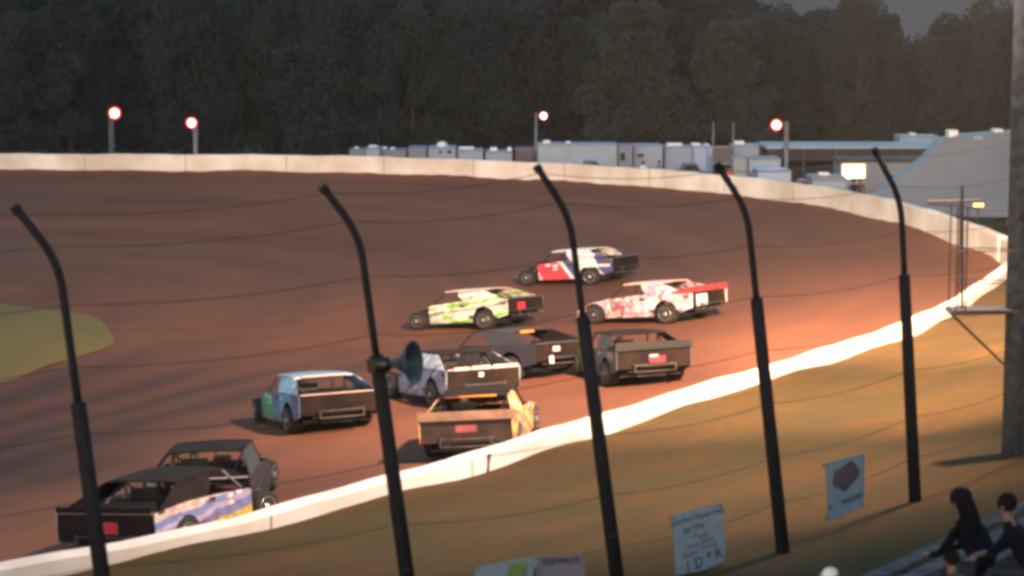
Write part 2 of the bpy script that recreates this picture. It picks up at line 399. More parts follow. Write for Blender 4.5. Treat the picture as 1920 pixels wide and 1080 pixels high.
link('crack', g.mesh(), mat('dark_crack', (.10, .06, .05), .9), nwall)
tag(nwall, 'bright white concrete track wall running up beside the grass bank, nearest the stands', 'wall')
mb = MB(); wall_run(mb, split + 1, len(TH) - 1)
fwall = mb.build('concrete_wall', M['wall']); tag(fwall, 'pale pink lit concrete wall round the far side of the turn', 'wall')

def seams(parent, i0, i1, side):
    a = ARC[i0] + 3
    while a < ARC[i1]:
        j = int(np.searchsorted(ARC, a)); off = -.004 if side else .404
        t_ = Vector((TX[j], TY[j], 0)).normalized(); n_ = Vector((NX[j], NY[j], 0)); p = Vector((WX[j], WY[j], 0))
        g = MB(); zt = WT + 0.018 * math.sin(ARC[j] * .9) + .012 * math.sin(ARC[j] * 2.3)
        q = [p + n_ * off + t_ * s_ + Vector((0, 0, z)) for s_ in (-.02, .02) for z in (1.7, zt - .03)]
        q2 = [v + n_ * (.01 if side else -.01) for v in q]
        g.add(q + q2, [(0, 1, 3, 2), (4, 6, 7, 5), (0, 4, 5, 1), (2, 3, 7, 6), (1, 5, 7, 3), (0, 2, 6, 4)])
        link('seam', g.mesh(), M['wall_seam'], parent); a += 6.1
seams(nwall, crack - 170, split, False); seams(fwall, split, len(TH) - 60, True)
# ---------------------------------------------------------------- text
def text_2d(s, size=1.0, align='CENTER'):
    c = bpy.data.curves.new('lettering', 'FONT'); c.body = s; c.size = size; c.align_x = align; c.align_y = 'CENTER'; c.resolution_u = 2
    c.offset = .012 * size; o = bpy.data.objects.new('t', c); COL.objects.link(o)
    dg = bpy.context.evaluated_depsgraph_get(); me = bpy.data.meshes.new_from_object(o.evaluated_get(dg))
    vs = [tuple(v.co) for v in me.vertices]; fs = [tuple(p.vertices) for p in me.polygons]
    bpy.data.objects.remove(o); bpy.data.curves.remove(c); bpy.data.meshes.remove(me)
    return vs, fs

# ---------------------------------------------------------------- catch fence
postspec = [  # base px, bend px, top px, sleeve-top y, depth
    ((1715, 920), (1689, 375), (1640, 281), 518, 37.4),
    ((1466, 1014), (1401, 395), (1346, 311), 563, 34.0),
    ((1160, 1105), (1068, 405), (1008, 315), 597, 32.0),
    ((775, 1165), (674, 440), (607, 353), 670, 30.0),
    ((215, 1250), (110, 490), (30, 391), 760, 26.9)]
def lerp(a, b, t): return a + (b - a) * t
fence = empty('catch_fence', at_y(1160, 1105, 32.0), 0, 'dark steel catch fence of leaning posts with bent tops and thin cables', 'fence')
FO = fence.location.copy()
attach = []; bases = []
for (b, m_, t_, sy, Y) in postspec:
    B, K, T = at_y(*b, Y), at_y(*m_, Y), at_y(*t_, Y)
    B = Vector(B); B.z = min(B.z, 3.95) if Y < 33 else B.z
    dirn = (K - B).normalized()
    u = (B.z - 0) * 0
    # sleeve top on the straight part
    s = (at_y(960, sy, Y).z - B.z) / (K.z - B.z)
    ST = B.lerp(K, s)
    o = MB()
    o.tube([B - dirn * .3 - FO, ST - dirn * .02 - FO, ST - FO], [.104, .094, .078], 12).build('fence_post', M['post'], fence, True)
    fp = fence.children[-1] if fence.children else None
    fp = COL.objects[-1]
    fp = [q for q in bpy.data.objects if q.name.startswith('fence_post')][-1]
    u_ = []
    for i in range(5): u_.append(ST.lerp(K - dirn * .35, i / 4))
    td = (T - K).normalized(); a0 = K - dirn * .35; a2 = K + td * .35
    for i in range(1, 7):
        t = i / 6; u_.append((1 - t) ** 2 * a0 + 2 * t * (1 - t) * K + t * t * a2)
    u_.append(T)
    q = MB().tube([p - FO for p in u_], [.050] * len(u_), 10)
    q.tube([T - td * .05 - FO, T + td * .04 - FO], .064, 10)
    for t in (0.15, .5, .85):      # cable eyes
        e = a2.lerp(T, t) ; q.tube([e - FO + Vector((.05, -.05, 0)), e - FO + Vector((-.02, .09, 0))], .022, 6)
    q.build('bent_pipe', M['post'], fp, True)
    for z in (.2, .45, .75):
        e = B.lerp(ST, z); MB().tube([e - FO - dirn * .025, e - FO + dirn * .025], .110 - .02 * z, 12).build('clamp', M['post'], fp, True)
    MB().tube([ST - FO - dirn * .05, ST - FO + dirn * .03], .092, 12).build('collar', M['post'], fp, True)
    line = lambda f, B=B, K=K, T=T: (B + (K - B) * (f / .86)) if f < .86 else K + (T - K) * ((f - .86) / .14)
    attach.append(line); bases.append(B)
# further posts outside the picture keep the cables carried
for f in (0.0 + .1, .22, .36, .5, .64, .77, .9, .985):
    ps = [a(f) for a in attach]
    ps = [ps[0] + (ps[0] - ps[1]) * 1.0 + Vector((0, 0, .0))] + ps + [ps[-1] + (ps[-1] - ps[-2]) * 1.6]
    pl = []
    for i in range(len(ps) - 1):
        for j in range(10):
            t = j / 10; p = ps[i].lerp(ps[i + 1], t); p = Vector(p); p.z -= (0.10 + .1 * random.random() * 0) * 4 * t * (1 - t); pl.append(p - FO)
    pl.append(ps[-1] - FO)
    MB().tube(pl, .0055, 5).build('cable', M['cable'], fence)

def fence_plane_point(px, py, i):    # i: the bay between postspec[i] and postspec[i+1]; vertical plane through their bases
    a, b = bases[i], bases[i + 1]
    n_ = Vector((-(b - a).y, (b - a).x, 0)).normalized(); d = ray(px, py); o = Vector((0, 0, H))
    t = (a - o).dot(n_) / d.dot(n_); return o + d * t
def sign(corners, bay, panel_mat, label, cat, deco):
    q = [fence_plane_point(x, y, bay) for x, y in corners]      # tl tr br bl
    n_ = (q[1] - q[0]).cross(q[3] - q[0]).normalized()
    if n_.dot(Vector((0, 0, H)) - q[0]) < 0: n_ = -n_
    root = empty('sign', (q[2] + q[3]) / 2, 0, label, cat); O = root.location.copy()
    def pt(u, v, off): 
        p = q[3].lerp(q[2], u).lerp(q[0].lerp(q[1], u), v)
        return p + n_ * (off + 0.018 * math.sin(u * 5 + v * 3)) - O
    g = MB(); nu, nv = 12, 12
    for off in (0.0, -.012):
        g.add([pt(i / nu, j / nv, off) for j in range(nv + 1) for i in range(nu + 1)],
              [(j * (nu + 1) + i, j * (nu + 1) + i + 1, (j + 1) * (nu + 1) + i + 1, (j + 1) * (nu + 1) + i) for j in range(nv) for i in range(nu)])
    e = [i for i in range(nu + 1)]
    g.build('panel', panel_mat, root, True)
    for (u, v) in ((.04, .96), (.96, .96), (.96, .05), (.04, .05)):
        MB().tube([pt(u, v, .02), pt(u, v, -.09)], .012, 6).build('tie', M['cable'], root)
    for kind, name, m_, data in deco:
        d = MB()
        if kind == 'text':
            for s, size, cu, cv in data:
                vs, fs = text_2d(s, size); d.add([pt(cu + x, cv + y, .006) for x, y, z in vs], fs)
        else:
            for poly in data: 
                d.add([pt(u, v, .005) for u, v in poly], [tuple(range(len(poly)))])
        me = d.mesh(name, False); link(name, me, m_, root)
    return root
bluew = mat('pale_blue_vinyl', (.22, .29, .37), .6, .08, 4)
inkm = mat('blue_black_ink', (.055, .075, .11), .7)
ink2 = mat('faded_blue_ink', (.11, .15, .20), .7)
shield = [(.22, .88), (.30, .84), (.42, .86), (.52, .90), (.62, .97), (.74, .92), (.80, .80), (.88, .66), (.86, .52), (.72, .44), (.60, .36), (.50, .30), (.40, .34), (.28, .44), (.16, .52), (.14, .66), (.2, .76)]
shield = [(u, .18 + v * .78) for u, v in shield]
sign([(1548, 870), (1619, 850), (1622, 950), (1552, 979)], 0, bluew,
     'pale banner with a dark jagged emblem hung low on the fence, furthest right', 'sign',
     [('poly', 'emblem', mat('dark_emblem_ink', (.06, .055, .08), .7, .3, 5, c2=(.11, .05, .07)), [shield]),
      ('poly', 'emblem_patch', mat('green_emblem_ink', (.07, .10, .05), .7), [[(.56, .66), (.72, .66), (.74, .8), (.6, .84)]]),
      ('poly', 'stripe', ink2, [[(.03, .19), (.97, .19), (.97, .29), (.03, .29)]])])
sign([(1259, 968), (1352, 942), (1363, 1050), (1268, 1094)], 1, bluew,
     'pale blue banner covered in rows of dark lettering hung between two leaning posts', 'sign',
     [('text', 'lettering', inkm, [('Ford Bros Repair Shop', .115, .5, .88), ('Bar', .13, .3, .72), ('The', .13, .53, .72), ('1 D * R', .25, .55, .16)]),
      ('text', 'small_lettering', ink2, [('of', .12, .42, .60), ('and', .12, .60, .56), ('Tires  Parts', .12, .52, .45), ('Service  Towing', .11, .5, .35)])])
sign([(889, 1066), (1008, 1041), (1006, 1135), (895, 1160)], 2, bluew,
     'pale blue and green banner cut off by the bottom of the picture', 'sign',
     [('poly', 'green_patch', mat('green_vinyl', (.16, .26, .07), .6), [[(.45, .1), (.78, .1), (.82, .93), (.55, .93)]]),
      ('poly', 'dark_edge', inkm, [[(.9, .02), (.98, .02), (.98, .8), (.93, .75)]])])
sign([(1012, 1046), (1094, 1040), (1098, 1135), (1014, 1142)], 2, mat('grey_mauve_vinyl', (.20, .19, .25), .6, .08, 4),
     'grey mauve banner with a row of small black characters along its top edge', 'sign',
     [('text', 'lettering', M['black'], [('FREWAYS', .19, .48, .90)])])

# horn loudspeaker on the second post
hp = at_y(706, 684, 29.95)
spk = empty('loudspeaker', hp, 0, 'grey blue horn loudspeaker clamped to the second post from the left', 'loudspeaker')
hm = mat('grey_blue_horn', (.028, .05, .075), .45, .1, 5)
T_ = Matrix.Rotation(R(-22), 4, 'Z') @ Matrix.Rotation(R(-7), 4, 'Y')
b = MB().lathe([(.035, .14), (.045, .22), (.075, .30), (.13, .38), (.20, .455), (.265, .51), (.285, .53), (.285, .545), (.27, .545), (.2, .47), (.12, .39), (.05, .28), (.03, .2)], 'x', 28).xf(T_)
b.build('bell', hm, spk, True)
b = MB().lathe([(.05, .0), (.095, .01), (.10, .03), (.10, .17), (.085, .19), (.06, .20)], 'x', 18).xf(T_); b.build('driver_unit', M['black'], spk, True)
b = MB().box(-.12, .06, -.05, .05, -.09, .09).tube([(.02, 0, -.06), (.20, 0, -.13), (.34, 0, -.16)], .02, 6).xf(T_); b.build('bracket', M['black'], spk, bevel=.01)

# ---------------------------------------------------------------- tall light pole at the right with its platform
PY_ = 41.0
pb = at_y(1899, 850, PY_)
pole = empty('light_pole', pb, 0, 'tall thick grey pole at the right edge carrying a small steel platform', 'pole')
MB().tube([(0, 0, -.5), (0, 0, 6), (0, 0, 14.2)], [.205, .19, .16], 16).build('shaft', M['wood'], pole, True)
MB().tube([(.155, -.10, 0), (.155, -.12, 4.3)], .035, 8).tube([(.14, -.10, 4.5), (.14, -.1, 13)], .03, 8).build('conduit', M['grey'], pole, True)
def pl(px, py, dy=0): return at_y(px, py, PY_ + dy) - pb
zc = pl(1899, 404).z
MB().box(-.02, .24, -.24, .0, zc - .10, zc + .08).build('junction_box', M['black'], pole, bevel=.01)
z583 = pl(1780, 583)
b = MB(); 
for dy in (-.35, .35):
    b.tube([Vector((z583.x, dy, z583.z)), Vector((0, dy * .5, z583.z))], .035, 6)
b.tube([Vector((z583.x, -.35, z583.z)), Vector((z583.x, .35, z583.z))], .03, 6)
b.box(z583.x, -.15, -.34, .34, z583.z + .03, z583.z + .05)
thin = mat('thin_railing_steel', (.10, .075, .08), .6)
b.build('platform', thin, pole)
b = MB()
t1 = pl(1790, 384); r1 = pl(1790, 468); r2 = pl(1790, 528)
for x in (z583.x + .05, z583.x + .22):
    for dy in (-.33, .33): b.tube([Vector((x, dy, z583.z)), Vector((x, dy, t1.z))], .014, 6)
for z in (r1.z, r2.z):
    for dy in (-.33, .33): b.tube([Vector((z583.x + .05, dy, z)), Vector((-.1, dy * .6, z))], .013, 6)
b.build('railing', thin, pole)
m0, m1 = pl(1804, 583), pl(1804, 346)
MB().tube([Vector((m0.x, 0, m0.z)), Vector((m1.x, 0, m1.z))], .028, 6).build('mast', thin, pole)
x0, x1 = pl(1737, 378), pl(1838, 376)
MB().tube([Vector((x0.x, 0, x0.z)), Vector((x1.x, 0, x1.z))], .026, 6).tube([Vector((x0.x + .05, 0, x0.z - .05)), Vector((m0.x, 0, x0.z - .07))], .012, 5).tube([Vector((m0.x, 0, x0.z - .12)), Vector((-.1, 0, x0.z - .14))], .01, 5).build('crossarm', thin, pole)
s0, s1 = pl(1783, 588), pl(1884, 690)
b = MB()
for dy in (-.3, .3): b.tube([Vector((s0.x, dy, s0.z)), Vector((s1.x + .05, dy * .3, s1.z))], .018, 6)
b.build('strut', thin, pole)
# lamp heads at the top (above the picture), aimed over the track
for i, (a, dx) in enumerate(((10, -.5), (-20, 0), (-45, .5))):
    T2 = Matrix.Translation((dx, .25, 13.6)) @ Matrix.Rotation(R(a), 4, 'Z') @ Matrix.Rotation(R(-38), 4, 'X')
    MB().lathe([(.08, -.3), (.16, -.2), (.24, 0), (.26, .06), (.22, .05)], 'y', 16).xf(T2).build('lamp_head', M['grey'], pole, True)
MB().box(-.7, .7, .12, .2, 13.5, 13.6).build('lamp_bar', M['grey'], pole)

# ---------------------------------------------------------------- race cars
def arch(cx, r, z0, n=9):
    return [(cx + r * math.cos(t), max(z0, .30 + r * math.sin(t))) for t in np.linspace(math.pi - .15, .15, n)][::-1]
WHEEL = {}
def wheel_meshes():
    for nm, wd, r in (('front', .27, .34), ('rear', .34, .36)):
        ty = MB().lathe([(r * .60, -wd / 2), (r * .88, -wd / 2), (r * .97, -wd / 2 + .025), (r, -wd / 2 + .07), (r, wd / 2 - .07), (r * .97, wd / 2 - .025), (r * .88, wd / 2), (r * .60, wd / 2)], 'y', 24).mesh('tyre')
        ri = MB().lathe([(.02, -wd / 2 - .01), (.07, -wd / 2 - .012), (.09, -wd / 2 + .05), (r * .48, -wd / 2 + .07), (r * .585, -wd / 2 - .004), (r * .62, -wd / 2 - .006), (r * .62, wd / 2 + .006), (r * .585, wd / 2 + .004), (r * .48, wd / 2 - .07), (.09, wd / 2 - .05), (.07, wd / 2 + .012), (.02, wd / 2 + .01)], 'y', 20).mesh('rim')
        for me, m_ in ((ty, M['rubber']), (ri, M['rim'])):
            me.materials.append(m_)
            for p in me.polygons: p.use_smooth = True
        WHEEL[nm] = (ty, ri)
wheel_meshes()
def side_text(root, s, size, x, z, y, m_, Mb, slant=0.0, left=True):
    vs, fs = text_2d(s, size); g = MB()
    sg = -1 if left else 1
    g.add([(x + sg * (u + slant * v), y, z + v) for u, v, _ in vs], fs); g.xf(Mb)
    link('door_number', g.mesh('n', False), m_, root)
def rear_text(root, s, size, y, z, x, m_, Mb):
    vs, fs = text_2d(s, size); g = MB(); g.add([(x, y - u, z + v) for u, v, _ in vs], fs); g.xf(Mb)
    link('rear_lettering', g.mesh('n', False), m_, root)
def car(kind, rearpx, alpha, label, side, sail=None, roof=None, rear=None, hood=None, roll=3, pitch=2, spoiler=None, deck=None, num=None, rnum=None, extras=(), bars=None, steer=8):
    """alpha: degrees the nose is turned away from us, measured from pointing left in the picture"""
    sail = sail or side; roof = roof or side; rear = rear or M['sheet']; hood = hood or M['sheet']; deck = deck or M['sheet']
    h = Vector((-math.cos(R(alpha)), math.sin(R(alpha)), 0))
    rp = on_track(*rearpx); c = rp + h * 2.35
    e = .6; z = track_z(c.x, c.y)
    nx = (track_z(c.x + e, c.y) - track_z(c.x - e, c.y)) / (2 * e); ny = (track_z(c.x, c.y + e) - track_z(c.x, c.y - e)) / (2 * e)
    nrm = Vector((-nx, -ny, 1)).normalized(); fw = (h - nrm * h.dot(nrm)).normalized(); lf = nrm.cross(fw)
    root = empty('race_car', (c.x, c.y, z + .015), 0, label, 'race car', 'dirt track race cars going through the turn')
    root.rotation_euler = Matrix((fw, lf, nrm)).transposed().to_euler(); root.scale = (1.13, 1.11, 0.97)
    Mb = Matrix.Translation((0, 0, .03)) @ Matrix.Rotation(R(roll), 4, 'X') @ Matrix.Rotation(R(pitch), 4, 'Y')
    def bd(mb, name, m_, smooth=False, bevel=0): return mb.xf(Mb).build(name, m_, root, smooth, bevel)
    late = kind == 'late'
    # wheels
    for (nm, x, ys) in (('front', 1.42, .88), ('rear', -1.25, .84)):
        for s in (1, -1):
            ty, ri = WHEEL[nm]
            wo = link('wheel', ty, None, root); wo.location = (x, ys * s, .34 if nm == 'front' else .36)
            if nm == 'front': wo.rotation_euler = (0, 0, R(-steer))
            rr = link('rim', ri, None, wo)
    # chassis
    g = MB().box(-1.95, 1.9, -.36, .36, .16, .34).box(-1.9, .7, -.8, .8, .17, .22)
    g.tube([(-1.25, -.7, .36), (-1.25, .7, .36)], .05, 8).tube([(1.42, -.75, .34), (1.42, .75, .34)], .04, 8)
    g.box(-2.05, -1.45, -.35, .35, .34, .70).box(.75, 1.5, -.3, .3, .3, .62)
    bd(g, 'chassis', M['black'])
    if late:
        prof = [(-2.25, .42), (-2.28, .93), (-1.1, .99), (-.2, .93), (.75, .86), (1.5, .72), (2.05, .48), (2.12, .20), (1.9, .17)] + [(x, z_) for x, z_ in arch(1.42, .41, .17)][::1] + [(1.0, .16), (-.8, .16)] + arch(-1.25, .43, .17) + [(-1.72, .25)]
    else:
        prof = [(-2.2, .38), (-2.22, .95), (-1.2, .98), (-.3, .93), (.85, .83), (.92, .78), (.92, .2), (.88, .17), (-.8, .17)] + arch(-1.25, .43, .17) + [(-1.72, .26)]
    hw = .97
    for s in (1, -1):
        g = MB(); g.prism(prof, s * hw, s * (hw - .02)); o_ = bd(g, 'side_panel', side)
    # sail panels (roof pillars)
    sp_ = [(-2.05, .955), (-1.15, 1.31), (-.10, 1.325), (-.20, 1.15), (-.50, .945)] if not late else [(-2.0, .955), (-1.0, 1.30), (-.25, 1.33), (-.35, 1.15), (-.55, .965)]
    rt = 1.325 if not late else 1.33
    for s in (1, -1):
        g = MB(); n_ = len(sp_)
        vs = [(x, s * (hw - .012 - (z_ - .95) * .62), z_) for x, z_ in sp_]; vs += [(x, y - s * .02, z_) for x, y, z_ in vs]
        g.add(vs, [tuple(range(n_)), tuple(range(n_, 2 * n_))[::-1]] + [(i, i + n_, (i + 1) % n_ + n_, (i + 1) % n_) for i in range(n_)])
        bd(g, 'sail_panel', sail)
    # roof, slightly crowned
    ry = hw - .012 - (rt - .95) * .62; g = MB(); nu = 8
    vs = []
    for zo in (0, -.035):
        for x in (-1.06, -.6, 0, .42):
            for i in range(nu + 1):
                y = -ry + 2 * ry * i / nu; vs.append((x, y, rt + .035 * (1 - (y / ry) ** 2) + .02 * (x > -.9 and x < .3) + zo + .0))
    c4 = nu + 1; fs = []
    for L in (0, 1):
        for a in range(3):
            for i in range(nu): q0 = L * 4 * c4 + a * c4 + i; fs.append((q0, q0 + 1, q0 + c4 + 1, q0 + c4))
    for i in range(nu): fs.append((i, i + 1, 4 * c4 + i + 1, 4 * c4 + i)); q0 = 3 * c4 + i; fs.append((q0, q0 + 1, q0 + 4 * c4 + 1, q0 + 4 * c4))
    for a in range(3):
        for i in (0, nu): q0 = a * c4 + i; fs.append((q0, q0 + c4, q0 + 5 * c4, q0 + 4 * c4))
    g.add(vs, fs); bd(g, 'roof', roof)
    # roll cage and windscreen posts
    g = MB()
    for s in (1, -1):
        g.tube([(.86, s * .8, .84), (.40, s * (ry - .03), rt - .03)], .022, 6)
        g.tube([(-.55, s * .62, .2), (-.55, s * (ry - .06), rt - .05)], .022, 6)
        g.tube([(-.55, s * (ry - .06), rt - .05), (-1.9, s * .5, .7)], .02, 6)
    g.tube([(-.55, -ry + .06, rt - .05), (-.55, ry - .06, rt - .05)], .022, 6)
    g.tube([(-.55, -.6, .25), (-.55, ry - .06, rt - .1)], .02, 6).tube([(-.55, -.62, .8), (-.55, .62, .8)], .02, 6)
    g.tube([(.5, 0, .84), (.38, 0, rt - .02)], .014, 5)
    bd(g, 'roll_cage', M['chrome'] if bars else M['black'])
    # interior: seat, firewall, floor of the deck
    g = MB().box(-.62, -.52, .02, .52, .3, 1.12).box(-.55, .0, .04, .5, .3, .42); bd(g, 'seat', M['black'])
    g = MB().box(.78, .82, -.93, .93, .2, .83); bd(g, 'firewall', M['sheet'])
    # deck (rear top), sloping sheet between the sail panels
    g = MB(); g.add([(-2.2, -.94, .945), (-2.2, .94, .945), (-1.0, .94, .965), (-1.0, -.94, .965), (-2.2, -.94, .93), (-2.2, .94, .93), (-1.0, .94, .95), (-1.0, -.94, .95)],
                    [(0, 1, 2, 3), (4, 7, 6, 5), (0, 4, 5, 1), (1, 5, 6, 2), (2, 6, 7, 3), (3, 7, 4, 0)])
    bd(g, 'rear_deck', deck)
    # rear panel
    g = MB().box(-2.225, -2.205, -.945, .945, .42, .94); bd(g, 'rear_panel', rear)
    g = MB().tube([(-2.24, -.93, .955), (-2.24, .93, .955)], .016, 6); bd(g, 'deck_edge', bars or M['chrome'])
    # rear bumper
    g = MB()
    for z_ in (.34, .52): g.tube([(-2.1, -.62, z_), (-2.36, -.52, z_), (-2.40, 0, z_), (-2.36, .52, z_), (-2.1, .62, z_)], .024, 6)
    for y in (-.52, .52): g.tube([(-2.36, y, .34), (-2.36, y, .52)], .02, 6)
    bd(g, 'rear_bumper', M['bumper'])
    if late:
        # nose and fenders
        g = MB().prism([(.8, .84), (1.5, .71), (2.05, .46), (2.28, .30), (2.30, .17), (2.1, .14), (2.0, .2), (1.7, .55), (.8, .7)], -.45, .45)
        for s in (1, -1):
            g.add([(.8, s * .45, .845), (.8, s * .95, .845), (1.5, s * .45, .712), (1.5, s * .95, .712), (2.05, s * .45, .462), (2.05, s * .95, .472), (2.24, s * .45, .17), (2.14, s * .93, .17)],
                  [(0, 1, 3, 2), (2, 3, 5, 4), (4, 5, 7, 6)])
        bd(g, 'hood', hood)
        g = MB().box(-2.30, -2.28, -.97, .97, .95, 1.16)
        g.tube([(-2.25, -.3, .97), (-2.05, -.3, .95)], .012, 5)
        bd(g, 'spoiler', spoiler or hood)
        g = MB()
        for s in (1, -1): g.prism([(-2.3, .93), (-2.3, 1.17), (-1.95, 1.10), (-1.5, .98), (-1.5, .93)], s * .985, s * .965)
        bd(g, 'spoiler_side', spoiler or hood)
    else:
        g = MB(); hp_ = [(.92, .80), (1.5, .70), (1.98, .56), (2.16, .42), (2.16, .30), (1.5, .30), (.92, .30)]
        g.prism(hp_, -.36, .36)
        g.box(1.1, 1.45, -.16, .16, .72, .86)
        bd(g, 'hood', hood, bevel=.02)
        g = MB()
        g.tube([(1.9, -.36, .30), (2.32, -.34, .30), (2.36, 0, .30), (2.32, .34, .30), (1.9, .36, .30)], .024, 6)
        g.tube([(1.9, -.36, .46), (2.26, -.3, .46), (2.30, 0, .46), (2.26, .3, .46), (1.9, .36, .46)], .02, 6)
        for s in (-1, 1): g.tube([(.95, s * .4, .35), (1.42, s * .74, .36)], .02, 6).tube([(1.8, s * .34, .3), (1.42, s * .74, .34)], .02, 6).tube([(1.42, s * .70, .34), (1.3, s * .36, .7)], .025, 6)
        bd(g, 'front_bumper', M['grey'])
        if spoiler:
            g = MB().box(-2.26, -2.24, -.93, .93, .955, 1.07); bd(g, 'spoiler', spoiler)
    if num:
        for left in (True, False):
            side_text(root, num[0], num[1], num[2], num[3], (.974 if left else -.974), num[4], Mb, num[5] if len(num) > 5 else 0, left)
    if rnum: rear_text(root, rnum[0], rnum[1], rnum[2], rnum[3], (-2.228 if not rnum[5:] else rnum[5]), rnum[4], Mb)
    for name, m_, bx in extras:
        g = MB().box(*bx); bd(g, name, m_)
    return root, Mb
W3 = (.75, .72, .70)
lv_red = livery('red_white_blue_livery', [(0, (.05, .06, .20)), (.14, (.78, .76, .80)), (.40, (.06, .07, .24)), (.50, (.78, .74, .76)), (.56, (.85, .03, .08)), (.86, (.66, .60, .64)), (.94, (.10, .12, .34))], (1, 0, -.75), .26, .18, 1.2, off=.72)
lv_grn = livery('white_green_livery', [(0, (.22, .21, .18)), (.14, (.66, .64, .58)), (.36, (.18, .48, .03)), (.50, (.74, .74, .66)), (.70, (.34, .34, .28)), (.78, (.72, .72, .62))], (.15, 0, 1), 1.6, .55, 1.3, stretch=(.5, 1, 3))
lv_pink = livery('pink_white_livery', [(0, (.58, .38, .42)), (.25, (.50, .46, .58)), (.45, (.34, .08, .11)), (.58, (.66, .54, .57)), (.85, (.28, .26, .44))], (1, 0, .5), .7, 1.3, 1.9)
lv_blue = livery('pale_blue_white_livery', [(0, (.30, .33, .46)), (.4, (.62, .62, .72)), (.55, (.14, .16, .26)), (.72, (.38, .44, .58))], (1, 0, 1), .8, 1.2, 1.8)
lv_gb = livery('blue_green_livery', [(0, (.10, .16, .34)), (.20, (.12, .36, .62)), (.45, (.08, .22, .40)), (.60, (.01, .42, .24)), (.78, (.10, .16, .24))], (1, 0, -.15), .25, .12, 1.5, off=.62)
lv_or = livery('orange_livery', [(0, (.72, .26, .07)), (.3, (.80, .50, .36)), (.5, (.62, .20, .16)), (.7, (.74, .52, .08)), (.85, (.80, .40, .30))], (.5, 0, 1.3), .9, .6, 1.6)
lv_by = livery('blue_yellow_livery', [(0, (.66, .52, .06)), (.36, (.16, .20, .42)), (.52, (.42, .40, .56)), (.62, (.18, .22, .46)), (.74, (.62, .52, .46))], (-.08, 0, 1), .8, .25, 1.6, off=.0)
lv_gg = livery('grey_green_livery', [(0, (.08, .10, .11)), (.55, (.12, .15, .17)), (.72, (.14, .36, .04))], (1, 0, 0), .25, .08, 1.5, off=.58)
dgrey = mat('dark_slate_paint', (.030, .028, .040), .65, .1, 2)
carA, _ = car('mod', (1170, 528), 32, 'red, white and blue race car with black tail, furthest up the track', lv_red, roof=M['white'], num=('1', .55, .35, .55, M['navy'], .2), deck=M['sheet'], roll=4,
              extras=[('side_highlight', M['white'], (-2.1, -.9, .971, .975, .62, .72))])  # white bar paints in the bright highlight along the side
carB, _ = car('mod', (982, 612), 36, 'white and lime green race car with a red square on its black tail', lv_grn, roof=M['pinkish'], num=('2', .70, .15, .55, M['green'], .5), roll=4,
              extras=[('rear_decal', M['red'], (-2.232, -2.227, .05, .45, .55, .80))])
carC, _ = car('late', (1325, 601), 38, 'pink and white race car with red spoiler and a white tail plate', lv_pink, roof=M['pinkish'], hood=M['pinkish'], spoiler=M['redtail'], roll=3,
              num=('700', .42, .25, .60, M['red'], .15), extras=[('rear_plate', M['white'], (-2.232, -2.227, .1, .68, .46, .86))], rnum=('5', .36, .4, .64, M['black'], -2.234))
carD, _ = car('mod', (1050, 708), 46, 'dark slate race car with small white numbers behind the horn loudspeaker', dgrey, num=('42', .2, .75, .68, M['white'], 0), roll=4, hood=dgrey,
              extras=[('rear_light', M['pinkish'], (-2.232, -2.227, .1, .35, .70, .84)), ('rear_decal', M['orange'], (-1.11, -1.10, -.1, .4, 1.26, 1.32)), ('rear_plate', M['white'], (-2.41, -2.40, .52, .66, .36, .58))])
carE, _ = car('mod', (905, 762), 66, 'pale blue and white race car half hidden by the horn loudspeaker', lv_blue, roof=M['sheet'], roll=3, bars=M['pinkish'],
              extras=[('rear_decal', M['pinkish'], (-2.232, -2.227, .0, .12, .72, .84)), ('deck_plate', M['pinkish'], (-2.25, -2.23, -.9, -.25, .93, 1.02)), ('deck_plate', M['pinkish'], (-2.25, -2.23, -.18, .3, .93, 1.02)), ('deck_plate', M['pinkish'], (-2.25, -2.23, .36, .75, .93, 1.01))])
carF, _ = car('late', (880, 864), 97, 'race car with dusty tan tail deck and orange right side, close to the near wall', lv_or, sail=lv_or, deck=M['tan'], rear=M['browntail'], roof=M['sheet'], hood=M['sheet'], spoiler=M['tan'], roll=1, pitch=0,
              extras=[('roof_stripe', M['orange'], (-1.10, -1.07, -.50, .30, 1.315, 1.345)), ('roof_stripe', M['tred'], (-1.10, -1.07, .32, .60, 1.305, 1.335)), ('rear_decal', M['tred'], (-2.232, -2.227, -.22, .22, .66, .82))])
carH, _ = car('late', (1225, 724), 76, 'dark race car with flared black tail and green front beside the near wall', lv_gg, roof=M['sheet'], hood=M['green'], sail=dgrey, spoiler=M['black'], roll=2,
              extras=[('rear_decal', M['red'], (-2.232, -2.227, -.3, .1, .58, .74)), ('rear_light', M['pinkish'], (-2.234, -2.229, -.12, .1, .74, .79))])
carI, _ = car('mod', (637, 812), 68, 'blue and green race car with open dark tail and pale roof bars', lv_gb, roof=lv_gb, rear=M['sheet'], roll=3, bars=M['pinkish'], deck=M['sheet'],
              extras=[('roof_stripe', M['pinkish'], (-1.12, -1.07, -.55, .55, 1.325, 1.36))])
carJ, _ = car('mod', (376, 986), 90, 'dark race car just ahead of the blue and yellow one', dgrey, roof=M['sheet'], roll=2, pitch=0, bars=M['pinkish'],
              extras=[('rear_decal', M['pinkish'], (-2.232, -2.227, .1, .45, .62, .84)), ('rear_light', M['tred'], (-2.232, -2.227, -.75, -.4, .55, .8))])
carG, _ = car('mod', (212, 1056), 113, 'black tailed race car with blue and yellow side at the lower left', lv_by, roof=M['sheet'], sail=M['sheet'], bars=M['pinkish'], spoiler=M['sheet'], roll=1, pitch=0,
              extras=[('rear_decal', M['red'], (-2.232, -2.227, -.25, .15, .55, .78))])

